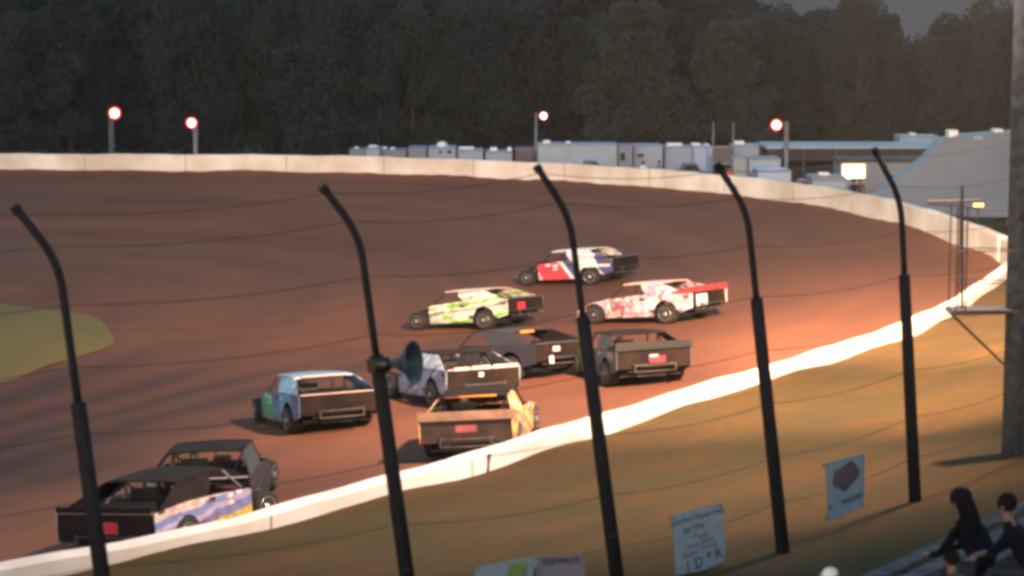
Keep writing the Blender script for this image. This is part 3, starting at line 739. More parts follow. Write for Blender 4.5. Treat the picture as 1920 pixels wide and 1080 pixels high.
# ---------------------------------------------------------------- people
def skinned(nodes_, edges, name, sub=1):
    me = bpy.data.meshes.new(name); me.from_pydata([n_[0] for n_ in nodes_], edges, []); o = bpy.data.objects.new(name, me); COL.objects.link(o)
    sk = o.modifiers.new('skin', 'SKIN'); ss = o.modifiers.new('sub', 'SUBSURF'); ss.levels = sub; ss.render_levels = sub
    for i, n_ in enumerate(nodes_):
        v = me.skin_vertices[0].data[i]; v.radius = n_[1] if isinstance(n_[1], tuple) else (n_[1], n_[1]); v.use_root = (i == 0)
    dg = bpy.context.evaluated_depsgraph_get(); out = bpy.data.meshes.new_from_object(o.evaluated_get(dg))
    bpy.data.objects.remove(o); 
    for p in out.polygons: p.use_smooth = True
    return out
skin = mat('skin', (.16, .09, .075), .6, .05); hair = mat('dark_hair', (.008, .006, .007), .95, spec=.08); jacket = mat('dark_navy_cloth', (.006, .007, .012), .95, spec=.08)
jeans = mat('dark_denim', (.012, .014, .024), .8); pink = mat('dusty_pink_cloth', (.08, .03, .04), .8); capm = mat('dark_purple_cap', (.011, .006, .018), .95, spec=.08)
def ell(c, r, seg=16, rings=10):
    m_ = MB(); prof = [(max(.001, math.sin(math.pi * i / rings)) , -math.cos(math.pi * i / rings)) for i in range(rings + 1)]
    m_.lathe([(a, b) for a, b in prof], 'z', seg); m_.v = [(c[0] + x * r[0], c[1] + y * r[1], c[2] + z * r[2]) for x, y, z in m_.v]; return m_
# seated body facing +x, hips at the origin on the seat; arms rest on the knees
def seated_body(lean=.18, arms=True):
    hip = (0, 0, .10)
    n_ = [(hip, (.17, .14)), ((lean * .3, 0, .30), (.15, .12)), ((lean * .8, 0, .50), (.17, .12)), ((lean, 0, .58), (.07, .07)), ((lean + .02, 0, .66), (.052, .052)), ((lean + .04, 0, .74), (.075, .085)), ((lean + .045, 0, .82), (.07, .085))]
    e = [(0, 1), (1, 2), (2, 3), (3, 4), (4, 5), (5, 6)]
    for s in (1, -1):
        b = len(n_)
        n_ += [((lean * .85, s * .19, .50), .055), ((lean + .10, s * .24, .27), .043), ((lean + .30, s * .13, .20), .034), ((lean + .37, s * .10, .19), .03),
               ((.10, s * .10, .09), .085), ((.46, s * .11, .09), .062), ((.48, s * .12, -.32), .042), ((.60, s * .13, -.38), .038)]
        e += [(2, b), (b, b + 1), (b + 1, b + 2), (b + 2, b + 3), (0, b + 4), (b + 4, b + 5), (b + 5, b + 6), (b + 6, b + 7)]
        for k in range(5):      # fingers and thumb
            nb = len(n_)
            if k < 4: tip = (lean + .44 + (.008 if k in (1, 2) else -.004), s * (.115 - .014 * k), .165); n_ += [((lean + .405, s * (.112 - .013 * k), .185), .010), (tip, .008)]
            else: n_ += [((lean + .38, s * .065, .18), .011), ((lean + .41, s * .05, .165), .009)]
            e += [(b + 3, nb), (nb, nb + 1)]
    return skinned(n_, e, 'person_body')
def cloth_split(me, fn):
    mats, f = fn
    for m_ in mats: me.materials.append(m_)
    for p in me.polygons: p.material_index = f(p.center)
def make_person(loc, rz, label, hairlen, cap, top, scale=1.0, lean=.18, group=None):
    root = empty('person', loc, rz, label, 'person', group); root.scale = (scale, scale * 1.22, scale)
    me = seated_body(lean)
    cloth_split(me, ([top, jeans, skin], lambda c: 1 if (c.z < .2 and c.x > .06 and c.x < .7 and not (c.z > .13 and c.x > lean + .3)) or c.z < .1 else (2 if (c.z > .61 or (c.x > lean + .28 and c.z > .1)) else 0)))
    b = link('body', me, None, root)
    hx = lean + .045
    # nose, eyes, ears as one small face piece each
    ell((hx + .10, 0, .765), (.018, .014, .024), 8, 6).build('nose', skin, root, True)
    for s in (1, -1):
        ell((hx + .083, s * .033, .79), (.012, .014, .008), 8, 6).build('eye', M['black'], root, True)
        ell((hx - .005, s * .088, .775), (.018, .012, .03), 8, 6).build('ear', skin, root, True)
    ell((hx + .088, 0, .725), (.010, .026, .006), 8, 6).build('mouth', M['tred'], root, True)
    if hairlen:
        g = ell((hx - .022, 0, .81), (.105, .102, .105))
        if hairlen > 1: g.tube([(hx - .06, 0, .80), (hx - .11, 0, .66), (hx - .16, 0, .50), (hx - .20, 0, .36)], [.09, .10, .10, .03], 12)
        g.build('hair', hair, root, True)
    if cap:
        g = MB().lathe([(.112, .815), (.115, .845), (.105, .885), (.07, .925), (.015, .94)], 'z', 16, (hx - .01, 0, 0)); g.build('cap', cap[0], root, True)
        g = MB(); n_ = 9; vs = []
        for z_ in (.832, .842):
            for i in range(n_):
                a = -math.pi / 2 + math.pi * i / (n_ - 1); vs.append((hx + .02 + .075 * math.cos(a) * 0 + .06, .09 * math.sin(a), z_)); vs.append((hx + .06 + .09 * math.cos(a), .085 * math.sin(a), z_ - .03 * math.cos(a)))
        L = 2 * n_
        g.add(vs, [(2 * i, 2 * i + 1, 2 * i + 3, 2 * i + 2) for i in range(n_ - 1)] + [(L + 2 * i, L + 2 * i + 2, L + 2 * i + 3, L + 2 * i + 1) for i in range(n_ - 1)] + [(2 * i + 1, L + 2 * i + 1, L + 2 * i + 3, 2 * i + 3) for i in range(n_ - 1)])
        g.build('cap_brim', cap[1], root, True)
    return root

# bleachers beside the fence: rows of aluminium planks stepping up towards the camera side
U_ = Vector((.56, .83, 0)).normalized(); V_ = Vector((U_.y, -U_.x, 0)); B0 = at_z(1767, 1009, 4.25)
def bp(u, v, z): p = B0 + U_ * u + V_ * v; p.z = z; return p
bl = empty('bleachers', bp(0, 2.5, 3.95), 0, 'grey aluminium bleacher rows at the lower right corner', 'bleachers'); BO = bl.location.copy()
ROWS = 8
for k_ in range(ROWS):
    v0 = .80 * k_; zs = 4.25 + .22 * k_
    for (va, vb, zz, nm) in ((v0, v0 + .26, zs, 'seat_plank'), (v0 + .42, v0 + .62, zs - .12, 'foot_plank')):
        g = MB(); c8 = [bp(u, v, z) - BO for u in (-14, 14) for v in (va, vb) for z in (zz - .04, zz)]
        g.add(c8, [(0, 1, 3, 2), (4, 6, 7, 5), (0, 4, 5, 1), (2, 3, 7, 6), (0, 2, 6, 4), (1, 5, 7, 3)])
        g.build(nm, M['alu'], bl, bevel=.008)
g = MB()
for u in np.arange(-13, 14, 1.9):
    g.tube([bp(u, .1, 4.1) - BO, bp(u, .80 * ROWS, 4.0 + .22 * ROWS) - BO], .03, 6)
    for k_ in range(0, ROWS, 1): g.tube([bp(u, .80 * k_ + .13, 3.9) - BO, bp(u, .80 * k_ + .13, 4.2 + .22 * k_) - BO], .022, 6)
g.build('frame', M['steel_dark'], bl)

def seat_at(px, py, row):   # a spot on a row whose head shows near that pixel: z of head = seat + .8
    zs = 4.25 + .22 * row; p = at_z(px, py, zs + .82)
    return p, zs
def person_on(px, row, **kw):
    zs = 4.25 + .22 * row
    # point on the row's centre line seen in column px
    best = min((abs((bp(u, .80 * row + .13, zs).x / bp(u, .80 * row + .13, zs).y) * F / cp / 1.0 - (px - 960)), u) for u in np.arange(-14, 14, .02))
    p = bp(best[1], .80 * row + .13, zs); return make_person((p.x, p.y, zs), kw.pop('rz'), **kw)
FACE = math.atan2(-V_.y, -V_.x)
person_on(1884, 3, rz=FACE - .15, label='person with dark cap, white brim and long dark hair seated on the bleachers', hairlen=2, cap=(capm, mat('pale_brim', (.35, .35, .36), .6)), top=jacket, lean=.34, scale=1.15)
person_on(1972, 4, rz=FACE + .1, label='dark clothed person with dark hair at the right edge beside the capped one', hairlen=1, cap=None, top=jacket, lean=.30, scale=1.12)
person_on(1836, 4, rz=FACE - .1, label='smaller dark haired person in dusty pink seated in front of the capped one', hairlen=1, cap=None, top=pink, scale=.84)
person_on(1600, 2, rz=FACE, label='person in a white cap just showing at the bottom edge', hairlen=1, cap=(M['white'], M['white']), top=jacket, scale=.78)

# drivers that show through the open tails
def driver(root, label):
    M_ = root.matrix_world if False else (Matrix.Translation(root.location) @ root.rotation_euler.to_matrix().to_4x4())
    p = M_ @ Vector((-.42, .31, .52)); r = empty('person', p, 0, label, 'person', 'drivers seated in the race cars'); r.rotation_euler = root.rotation_euler; r.scale = (.78,) * 3
    b = link('body', DRV, None, r); hx = .1
    ell((hx + .02, 0, .76), (.15, .13, .15)).build('helmet', M['white'], r, True)
    ell((hx + .07, 0, .77), (.11, .105, .05)).build('visor', M['glass'], r, True)
DRV = seated_body(.05); cloth_split(DRV, ([mat('race_suit', (.10, .11, .2), .8), M['black']], lambda c: 0))
driver(carI, 'helmeted driver in the blue and green race car')
driver(carG, 'helmeted driver in the blue and yellow race car')
driver(carJ, 'helmeted driver in the dark race car at the lower left')
driver(carF, 'helmeted driver in the orange sided race car')
driver(carE, 'helmeted driver in the pale blue and white race car')
driver(carD, 'helmeted driver in the dark slate race car with small numbers')
driver(carH, 'helmeted driver in the dark race car beside the near wall')
driver(carA, 'helmeted driver in the red, white and blue race car')
driver(carB, 'helmeted driver in the white and lime green race car')
driver(carC, 'helmeted driver in the pink and white race car')

# ---------------------------------------------------------------- paddock behind the far wall
GZ = -1.5
def box_trailer(x0, x1, ytop, Y, label, m_=None, depth=2.5, cat='trailer', acs=(), wins=(), door=None, group='white trailers and campers parked behind the far wall', rear=None, name='trailer', h_min=None, stripe=None, dome=None):
    m_ = m_ or M['twhite']
    a, b = at_y(x0, ytop, Y), at_y(x1, ytop, Y); wd = b.x - a.x; zt = a.z; g0 = max(GZ, zt - 3.6) if h_min is None else GZ
    root = empty(name, ((a.x + b.x) / 2, Y + depth / 2, g0), 0, label, cat, group); hh = zt - g0
    MB().box(-wd / 2, wd / 2, -depth / 2, depth / 2, .55, hh).build('body', m_, root, bevel=.06)
    g = MB().box(-wd / 2 - .02, wd / 2 + .02, -depth / 2 - .02, depth / 2 + .02, hh - .12, hh - .06); g.build('roof_trim', M['tgrey'], root)
    for s in (-1, 1):
        for k in ((-.35, .0) if wd > 5 else (0,)):
            wo = link('wheel', WHEEL['front'][0], None, root); wo.location = (wd * .25 + k * 2.2, s * (depth / 2 - .1), .34); link('rim', WHEEL['front'][1], None, wo)
    sc_ = F / Y
    for (xa, xb, hpx) in acs:
        u0, u1 = at_y(xa, 0, Y).x - root.location.x, at_y(xb, 0, Y).x - root.location.x
        MB().box(u0, u1, -.4, .4, hh - .03, hh + hpx / sc_).build('roof_unit', M['white'], root, bevel=.05)
    if dome: 
        u0 = at_y(dome, 0, Y).x - root.location.x; ell((u0, 0, hh), (.42, .42, .36)).build('dome', M['white'], root, True)
    for (xa, xb, ya, yb) in wins:
        p0, p1 = at_y(xa, yb, Y), at_y(xb, ya, Y)
        wf = MB().box(p0.x - root.location.x - .04, p1.x - root.location.x + .04, -depth / 2 - .03, -depth / 2 + .01, p0.z - g0 - .04, p1.z - g0 + .04).build('window', M['tgrey'], root)
        MB().box(p0.x - root.location.x, p1.x - root.location.x, -depth / 2 - .036, -depth / 2 - .028, p0.z - g0, p1.z - g0).build('pane', M['glass'], wf)
    if stripe: MB().box(-wd / 2 + .05, wd / 2 - .05, -depth / 2 - .01, -depth / 2 + .005, hh * stripe[0], hh * stripe[1]).build('stripe', stripe[2], root)
    return root
T_GREY, T_W = M['tgrey'], M['twhite']
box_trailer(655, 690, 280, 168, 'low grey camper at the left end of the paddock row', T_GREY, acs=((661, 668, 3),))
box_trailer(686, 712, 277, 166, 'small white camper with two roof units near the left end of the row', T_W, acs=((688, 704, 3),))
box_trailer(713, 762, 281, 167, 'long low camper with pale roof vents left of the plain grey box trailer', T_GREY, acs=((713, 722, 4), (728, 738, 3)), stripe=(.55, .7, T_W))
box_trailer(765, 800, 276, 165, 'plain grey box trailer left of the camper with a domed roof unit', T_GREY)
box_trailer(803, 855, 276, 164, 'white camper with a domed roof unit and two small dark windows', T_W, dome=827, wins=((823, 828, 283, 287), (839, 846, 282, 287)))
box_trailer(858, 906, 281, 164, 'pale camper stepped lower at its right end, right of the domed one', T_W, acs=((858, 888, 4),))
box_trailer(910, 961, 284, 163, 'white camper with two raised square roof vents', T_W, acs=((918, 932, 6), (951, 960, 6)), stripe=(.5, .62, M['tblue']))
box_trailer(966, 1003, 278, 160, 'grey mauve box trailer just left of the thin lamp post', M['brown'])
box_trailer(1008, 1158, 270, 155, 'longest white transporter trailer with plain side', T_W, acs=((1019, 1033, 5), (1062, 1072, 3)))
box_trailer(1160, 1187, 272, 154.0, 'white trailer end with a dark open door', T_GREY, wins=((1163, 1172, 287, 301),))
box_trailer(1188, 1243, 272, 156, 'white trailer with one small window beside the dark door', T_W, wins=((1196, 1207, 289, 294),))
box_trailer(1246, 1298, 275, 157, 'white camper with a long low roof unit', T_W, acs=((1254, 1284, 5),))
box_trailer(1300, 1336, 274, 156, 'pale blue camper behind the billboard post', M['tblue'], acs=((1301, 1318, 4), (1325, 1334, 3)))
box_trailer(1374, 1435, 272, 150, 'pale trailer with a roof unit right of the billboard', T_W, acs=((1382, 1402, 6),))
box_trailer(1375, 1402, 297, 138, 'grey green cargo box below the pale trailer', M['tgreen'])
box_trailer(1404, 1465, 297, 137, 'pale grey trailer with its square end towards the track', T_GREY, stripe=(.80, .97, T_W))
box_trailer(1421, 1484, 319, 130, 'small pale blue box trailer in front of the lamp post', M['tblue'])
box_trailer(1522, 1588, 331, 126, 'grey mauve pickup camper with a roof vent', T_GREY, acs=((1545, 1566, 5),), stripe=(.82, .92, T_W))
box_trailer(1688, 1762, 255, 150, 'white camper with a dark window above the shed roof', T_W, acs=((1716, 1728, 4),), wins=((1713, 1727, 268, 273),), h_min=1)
# low vehicles parked along the wall
def parked_car(x0, x1, ytop, Y, m_, label, cat='car'):
    a, b = at_y(x0, ytop, Y), at_y(x1, ytop, Y); L = b.x - a.x; root = empty('parked_car', ((a.x + b.x) / 2, Y, a.z - 1.45), 0, label, cat, 'cars parked in the paddock')
    k = L / 4.6
    prof = [(-2.3, .35), (-2.3, .8), (-1.9, .95), (-1.4, 1.0), (-.95, 1.43), (.55, 1.45), (1.15, 1.0), (2.0, .88), (2.3, .7), (2.3, .35)]
    MB().prism([(x * k, z) for x, z in prof], -.85, .85).build('body', m_, root, bevel=.05)
    MB().prism([(-1.25 * k, 1.02), (-.88 * k, 1.36), (.5 * k, 1.38), (.98 * k, 1.02)], -.86, .86).build('window', M['glass'], root)
    for x in (-1.4, 1.4):
        for s in (-1, 1):
            wo = link('wheel', WHEEL['front'][0], None, root); wo.location = (x * k, s * .75, .34); link('rim', WHEEL['front'][1], None, wo)
parked_car(1075, 1146, 302, 150, M['navy'], 'dark blue car parked low in front of the long transporter')
parked_car(1262, 1330, 305, 146, mat('slate_blue_car_paint', (.10, .13, .18), .4), 'slate blue car parked below the billboard')
parked_car(1488, 1524, 336, 126, M['tred'], 'dull red car beside the grey mauve pickup camper')
# small white tent and post caps near the wall
tp = at_y(1068, 314, 146); tent = MB(); tent.add([(-.5, -.5, -.5), (.5, -.5, -.5), (.5, .5, -.5), (-.5, .5, -.5), (0, 0, .45), (-.5, -.5, -1.8), (.5, -.5, -1.8), (.5, .5, -1.8), (-.5, .5, -1.8)], [(0, 1, 4), (1, 2, 4), (2, 3, 4), (3, 0, 4), (0, 5, 6, 1), (1, 6, 7, 2), (2, 7, 8, 3), (3, 8, 5, 0)])
to = tent.build('tent', M['white']); to.location = tp + Vector((0, 0, -.1)); tag(to, 'small white peaked tent behind the far wall', 'tent')
def standing(px, py, Y, m_, label):
    p = at_y(px, py, Y); gz = p.z - 1.75
    n_ = [((0, 0, .95), (.15, .11)), ((0, 0, 1.2), (.14, .10)), ((0, 0, 1.42), (.17, .10)), ((0, 0, 1.5), .06), ((0, 0, 1.57), .055), ((0, 0, 1.66), .09), ((0, 0, 1.72), .07)]
    e = [(i, i + 1) for i in range(6)]
    for s in (1, -1):
        b = len(n_); n_ += [((s * .2, 0, 1.42), .05), ((s * .24, .03, 1.14), .04), ((s * .22, -.1, .88), .03), ((s * .22, -.13, .80), .028), ((s * .09, 0, .88), .09), ((s * .11, -.02, .48), .06), ((s * .12, .02, .08), .042), ((s * .12, -.12, .04), .04)]
        e += [(2, b), (b, b + 1), (b + 1, b + 2), (b + 2, b + 3), (0, b + 4), (b + 4, b + 5), (b + 5, b + 6), (b + 6, b + 7)]
    me = skinned(n_, e, 'standing_body'); cloth_split(me, ([m_, jeans, skin], lambda c: 2 if c.z > 1.52 else (1 if c.z < .93 and abs(c.x) < .2 else 0)))
    r = empty('person', (p.x, Y, gz), 0, label, 'person', 'spectators behind the far wall'); link('body', me, None, r)
    ell((0, .01, 1.71), (.095, .105, .09)).build('hair', hair, r, True)
standing(1368, 312, 132, mat('bright_orange_red_shirt', (.65, .10, .05), .8), 'person in an orange red shirt standing below the billboard')
standing(1601, 337, 118, jacket, 'dark dressed person left of the pair by the lit doorway')
standing(1613, 336, 118.3, mat('maroon_shirt', (.10, .03, .04), .8), 'person in maroon at the right of the pair by the lit doorway')
standing(1236, 302, 147, mat('grey_shirt', (.2, .2, .22), .8), 'person in grey standing behind the wall between trailer and camper')
standing(1206, 303, 147, M['white'], 'person in white standing behind the far wall')

# billboard on two tall poles
bY = 148; p0, p1 = at_y(1337, 305, bY), at_y(1375, 277, bY); zt = at_y(1337, 229, bY).z
bb = empty('billboard', ((p0.x + p1.x) / 2, bY, GZ), 0, 'blank grey brown board held between two tall thin poles', 'billboard'); bw = (p1.x - p0.x) / 2
MB().box(-bw, bw, -.05, .05, p0.z - GZ, p1.z - GZ).build('board', M['brown'], bb)
MB().box(-bw - .03, bw + .03, -.07, .07, p1.z - GZ, p1.z - GZ + .1).box(-bw - .03, bw + .03, -.07, .07, p0.z - GZ - .1, p0.z - GZ).build('frame', M['tgrey'], bb)
for s in (-1, 1): MB().tube([(s * bw, .12, 0), (s * bw, .12, zt - GZ)], .065, 8).build('pole', M['grey'], bb, True)

# long shed with a thin white roof edge, dark open front
sY = 143; q0, q1 = at_y(1437, 279, sY), at_y(1764, 279, sY)
sh = empty('shed', ((q0.x + q1.x) / 2, sY + 4, GZ), 0, 'long dark open shed with a thin white roof edge', 'shed'); hw_ = (q1.x - q0.x) / 2; hz = q0.z - GZ
MB().box(-hw_, hw_, -4, 1, hz, hz + .16).build('roof', M['twhite'], sh)
MB().box(-hw_ + .1, hw_ - .1, .6, .8, 0, hz).build('wall', M['dark'], sh)
MB().box(-hw_ + .1, hw_ - .1, -3.7, -3.6, hz - .75, hz - .02).build('front_board', M['dark'], sh)
for i in range(6): MB().box(-hw_ + .2 + i * (2 * hw_ - .5) / 5, -hw_ + .32 + i * (2 * hw_ - .5) / 5, -3.9, -3.78, 0, hz).build('pole', M['steel_dark'], sh)
# pale hut with a lit doorway
hY = 132; h0, h1 = at_y(1576, 303, hY), at_y(1738, 303, hY)
hut = empty('hut', ((h0.x + h1.x) / 2, hY + 1.5, GZ), 0, 'pale hut with a bright yellow lit opening under the shed roof', 'hut'); hhw = (h1.x - h0.x) / 2; hhz = h0.z - GZ
MB().box(-hhw, hhw, -1.5, 1.5, 0, hhz).build('wall', M['tgrey'], hut, bevel=.03)
MB().box(-hhw - .15, hhw + .15, -1.7, 1.7, hhz, hhz + .12).build('roof', M['dark'], hut)
l0, l1 = at_y(1579, 334, hY), at_y(1622, 308, hY)
MB().box(l0.x - hut.location.x, l1.x - hut.location.x, -1.53, -1.50, l0.z - GZ, l1.z - GZ).build('lit_opening', emis('warm_lit_room', (1.0, .66, .28), .95), hut)
MB().box(l0.x - hut.location.x + .05, l0.x - hut.location.x + .4, -1.56, -1.54, l0.z - GZ, l0.z - GZ + .13).build('bright_lamp', emis('bright_tube', (1, .9, .75), 3), hut)
# white transporter with sloping nose at the right
tY = 122; prof = [(1630, 380), (1648, 366), (1690, 332), (1737, 297), (1752, 278), (1768, 262), (1800, 254), (1900, 247), (2040, 243), (2040, 408), (1820, 408), (1700, 392)]
pp = [at_y(x, y, tY) for x, y in prof]; o_ = pp[9]; tr = empty('transporter', (pp[8].x - 4, tY + 0.9, .35), 0, 'huge white transporter with a long sloping front at the right edge', 'transporter')
ox = tr.location.x
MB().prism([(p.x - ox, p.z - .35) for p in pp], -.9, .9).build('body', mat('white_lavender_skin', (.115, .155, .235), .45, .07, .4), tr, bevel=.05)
for (xa, xb, ya) in ((1782, 1800, 245), (1868, 1885, 243)):
    a, b = at_y(xa, ya, tY), at_y(xb, ya, tY); MB().box(a.x - ox, b.x - ox, -.5, .5, a.z - .35 - .4, a.z - .35).build('roof_unit', M['white'], tr, bevel=.04)
a, b = at_y(1826, 262, tY), at_y(1842, 254, tY); MB().box(a.x - ox, b.x - ox, -.92, -.89, a.z - .35, b.z - .35).build('window', M['tgreen'], tr)
for x in (2, 3, 4):
    for s in (-1, 1):
        wo = link('wheel', WHEEL['rear'][0], None, tr); wo.location = (x - 2, s * 1.1, .02); link('rim', WHEEL['rear'][1], None, wo)
g = MB(); 
for x in (1700, 1765, 1820, 1860): 
    a = at_y(x, 300, tY); g.box(a.x - ox - .01, a.x - ox + .01, -.906, -.898, .5, 3.0 if x > 1750 else 1.6)
g.build('seam', M['tgrey'], tr)
aw = MB(); a, b = at_y(1700, 297, 118), at_y(1738, 297, 118)

# ground that the paddock stands on at the right, raised verge
vp = [at_y(1700, 430, 108), at_y(1950, 470, 100), at_y(2100, 410, 122), at_y(1690, 392, 124)]
lampy = at_y(1834, 384, 112)
yl = empty('marker_lamp', (lampy.x, 112, lampy.z - 1.2), 0, 'low yellow lamp shining in front of the white transporter', 'lamp')
MB().tube([(0, 0, 0), (0, 0, 1.1)], .03, 6).build('stand', M['steel_dark'], yl)
MB().box(-.28, .28, -.08, .08, 1.08, 1.3).build('housing', M['grey'], yl, bevel=.02)
MB().box(-.24, .24, -.10, -.085, 1.12, 1.27).build('lens', emis('yellow_lens', (1.0, .55, .12), 1.2), yl)

# far lamp posts
def lamp_post(lx, ly, px, Y, rpx, pole_r, label, pm=None):
    L_ = at_y(lx, ly, Y); base = at_y(px, ly - 6, Y); root = empty('lamp_post', (base.x, Y, GZ), 0, label, 'lamp post', 'lit lamp posts behind the far wall')
    hz_ = base.z - GZ; dx = L_.x - base.x; lz = L_.z - GZ; s = F / Y
    MB().tube([(0, 0, 0), (0, 0, hz_)], [pole_r * 1.1, pole_r], 10).build('pole', pm or M['wood'], root, True)
    MB().tube([(0, 0, lz + .05), (dx * .7, -.12, lz + .08), (dx, -.1, lz + .05)], .035, 6).build('arm', M['grey'], root)
    r = rpx / s
    g = MB().lathe([(r * 1.08, -.20), (r * 1.30, -.16), (r * 1.22, -.10), (r * .8, .05), (r * .3, .16)], 'y', 20, (dx, -.05, lz)); g.build('halo_ring', HALO, root, True)  # glowing ring added to imitate the red halo around the bulb
    ell((dx, -.22, lz), (r * .80, .12, r * .80), 16, 10).build('bulb', BULB, root, True)
HALO = emis('red_halo_glow', (1.0, .06, .04), .50)  # halo of the lamps put into an emissive red
BULB = emis('hot_white_bulb', (1.0, .78, .72), 6)
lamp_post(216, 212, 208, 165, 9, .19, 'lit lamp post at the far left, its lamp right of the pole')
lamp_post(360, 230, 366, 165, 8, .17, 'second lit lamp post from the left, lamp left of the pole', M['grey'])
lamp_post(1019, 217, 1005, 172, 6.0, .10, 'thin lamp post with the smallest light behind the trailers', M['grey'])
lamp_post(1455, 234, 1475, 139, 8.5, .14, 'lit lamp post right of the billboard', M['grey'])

# ---------------------------------------------------------------- trees and hills
hp2 = []
hx = np.linspace(-900, 900, 61); rows = [(420, -2), (520, 12), (640, 26), (800, 34), (1100, 30)]
P = np.zeros((len(rows), 61, 3))
for i, (y, z) in enumerate(rows):
    P[i, :, 0] = hx; P[i, :, 1] = y; P[i, :, 2] = z + (0 if i == 0 else 1) * (5 * np.sin(hx / 130 + 1) + 3 * np.sin(hx / 47))
sheet('hills', P, mat('hazy_hillside', (.12, .10, .105), .95, .1, .02))
leafm = [mat('foliage_%s' % n_, c, .75, .35, .25, c2=c2) for n_, c, c2 in (('olive', (0.062, 0.083, 0.072), (0.051, 0.071, 0.065)), ('grey_green', (0.051, 0.066, 0.072), (0.041, 0.056, 0.066)), ('brownish', (0.065, 0.066, 0.076), (0.051, 0.054, 0.068)), ('pale', (0.079, 0.098, 0.089), (0.062, 0.078, 0.079)))]
def crown_arrays(h, r, g, nclump=80, per=300, leaf=.20, base=.10):
    cs = []
    for _ in range(nclump):
        t = g.uniform(0, 1); zc_ = h * (base + (1 - base) * t); prof_r = r * math.sqrt(max(.06, 1 - ((t - .38) / .64) ** 2)) 
        a = g.uniform(0, 6.283); q = math.sqrt(g.uniform(.1, 1)) * prof_r * g.uniform(.75, 1.08)
        cs.append((q * math.cos(a), q * math.sin(a), zc_ * g.uniform(.95, 1.0)))
    cs = np.array(cs); cr = g.uniform(.7, 1.6, nclump) * r / 4.2
    ci = np.repeat(np.arange(nclump), per); n_ = len(ci)
    d = g.normal(size=(n_, 3)); d /= np.linalg.norm(d, axis=1)[:, None]; rr_ = g.uniform(.55, 1.05, n_) ** .6
    c = cs[ci] + d * (cr[ci] * rr_)[:, None] * np.array([1, 1, .75])
    u = g.normal(size=(n_, 3)); u /= np.linalg.norm(u, axis=1)[:, None]; v = np.cross(u, g.normal(size=(n_, 3))); v /= np.linalg.norm(v, axis=1)[:, None]
    s = (leaf * g.uniform(.5, 1.2, n_))[:, None]; u *= s; v *= s * .6
    return np.stack([c - u, c + v, c + u, c - v], 1).reshape(-1, 3), cs
def quads(V, name, m_):
    nq = len(V) // 4; me = bpy.data.meshes.new(name); me.vertices.add(len(V)); me.vertices.foreach_set('co', V.astype(np.float32).ravel())
    me.loops.add(nq * 4); me.loops.foreach_set('vertex_index', np.arange(nq * 4, dtype=np.int32)); me.polygons.add(nq)
    me.polygons.foreach_set('loop_start', np.arange(0, nq * 4, 4, dtype=np.int32)); me.polygons.foreach_set('loop_total', np.full(nq, 4, dtype=np.int32))
    me.update(calc_edges=True); me.materials.append(m_); return me
for m_ in leafm:
    t_ = m_.node_tree; b_ = t_.nodes['Principled BSDF']; col = b_.inputs['Base Color'].links[0].from_socket
    df = t_.nodes.new('ShaderNodeBsdfDiffuse'); tl = t_.nodes.new('ShaderNodeBsdfTranslucent'); mxs = t_.nodes.new('ShaderNodeMixShader'); mxs.inputs[0].default_value = .45
    t_.links.new(col, df.inputs[0]); t_.links.new(col, tl.inputs[0]); t_.links.new(df.outputs[0], mxs.inputs[1]); t_.links.new(tl.outputs[0], mxs.inputs[2])
    t_.links.new(mxs.outputs[0], t_.nodes['Material Output'].inputs['Surface'])
TV = []
for i in range(6):
    g = np.random.default_rng(100 + i); h = 1.0 * [16, 14, 17, 13, 15, 16][i]; r = [5.2, 5.6, 4.6, 4.8, 6.0, 4.2][i]
    V, cs = crown_arrays(h, r, g); cme = quads(V, 'crown', leafm[i % 4])
    tb = MB().tube([(0, 0, -1), (.15, .1, h * .3), (.1, -.1, h * .6), (0, 0, h * .85)], [.32, .25, .15, .05], 8)
    for c in cs[::6]: tb.tube([(.1, 0, max(h * .2, c[2] * .6)), tuple(c)], [.10, .03], 5)
    TV.append((cme, tb.mesh('trunk'), h))
    TV[-1][1].materials.append(M['trunk'])
def tree(x, y, z, k, s, rz, label, group=None, name='tree'):
    r = empty(name, (x, y, z), rz, label, 'tree', group); r.scale = (s[0], s[0], s[1])
    link('trunk', TV[k][1], None, r); link('crown', TV[k][0], None, r)
g = np.random.default_rng(5)
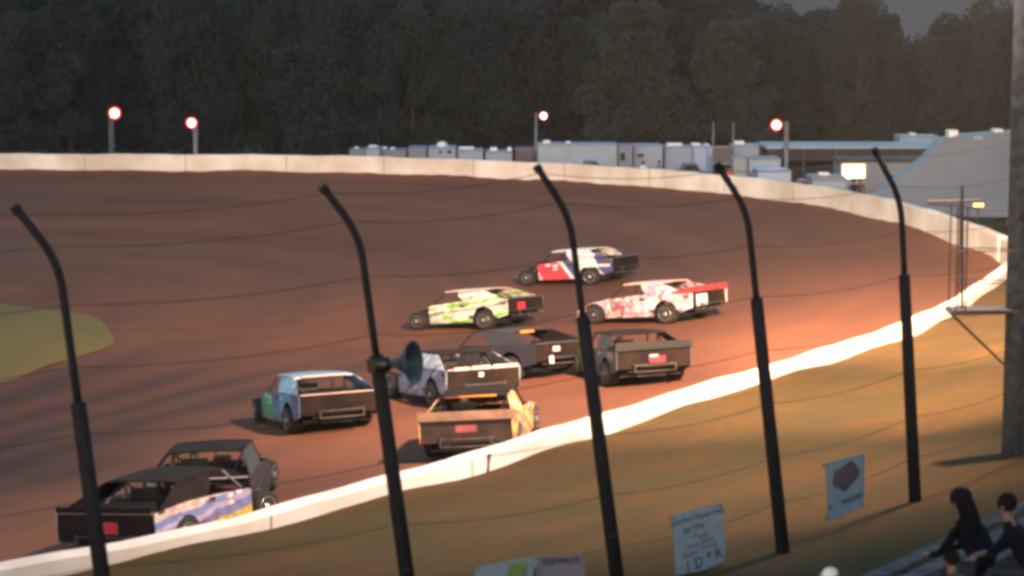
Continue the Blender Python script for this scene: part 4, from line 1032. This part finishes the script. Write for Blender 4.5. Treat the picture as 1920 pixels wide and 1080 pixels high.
# skyline: how high the wood reaches in each part of the picture (px of the top)
sky_x = [-200, 0, 400, 900, 1250, 1430, 1480, 1525, 1570, 1595, 1625, 1675, 1725, 1785, 1840, 1880, 1950, 2200]
sky_y = [-60, -40, -45, -40, -40, -20, 25, 45, 20, -5, 20, 85, 115, 95, 40, 5, -30, -40]
def top_z(px, Y, extra=0):
    xs = np.linspace(px - 62, px + 62, 9); e = float(np.max(np.interp(xs, sky_x, sky_y))) - 4
    return at_y(px, e + extra, Y).z
i = 0
for px in np.arange(-120, 2100, 82):
    Y = 196 + g.uniform(-7, 7); pxx = px + g.uniform(-14, 14); X = at_y(pxx, 200, Y).x; zt = top_z(pxx, Y, g.uniform(0, 70) if pxx < 1480 else 0)
    k = int(g.integers(0, 6)); sz = (zt + 2) / TV[k][2] / 1.02
    pale = k == 3
    tree(X, Y, -2, k, (g.uniform(.75, .95), sz), g.uniform(0, 6), 'dark leafy tree standing in the front edge of the wood behind the track', 'trees along the front of the dark wood'); i += 1
# the trees one can pick out against the sky
for (px, py, Y, k, wx, lab) in ((1612, -12, 188, 0, .55, 'tall ragged dark tree against the sky, left of the gap'), (1672, 22, 188, 5, .48, 'narrow dark tree at the left rim of the sky gap'),
                                (1850, -8, 187, 4, .8, 'broad round topped dark tree right of the sky gap'), (1785, 26, 189, 1, .5, 'smaller round dark tree on the right rim of the sky gap')):
    q = at_y(px, py, Y); tree(q.x, Y, -2, k, (wx, (q.z + 2) / TV[k][2] / 1.02), 1.0, lab)
# the mass of the wood behind
Vs = []
for row, (Y0, z0) in enumerate(((206, -1), (220, 0), (236, 1))):
    for px in np.arange(-250, 2200, 70):
        pxx = px + g.uniform(-25, 25); Y = Y0 + g.uniform(-5, 5); X = at_y(pxx, 100, Y).x; zt_ = top_z(pxx, Y, -10 * row + g.uniform(-10, 25)); h = zt_ - z0
        if h < 4: continue
        V, _ = crown_arrays(h, g.uniform(3.8, 5), g, 46, 110, .30, .05); Vs.append(V + np.array([X, Y, z0]))
wd_ = link('forest', quads(np.concatenate(Vs), 'forest', leafm[1])); tag(wd_, 'dark mass of the wood behind the track', 'forest', kind='stuff')

# ---------------------------------------------------------------- evening haze over the track
hz_ = MB().box(-950, 950, -30, 1400, -3.4, 60)
m_, t_, b_ = nodes('evening_haze'); t_.nodes.remove(b_); pv = t_.nodes.new('ShaderNodeVolumePrincipled'); pv.inputs['Color'].default_value = (.80, .80, .86, 1); pv.inputs['Density'].default_value = .00014
t_.links.new(pv.outputs[0], t_.nodes['Material Output'].inputs['Volume'])
tag(hz_.build('haze', m_), 'thin evening haze', kind='stuff')
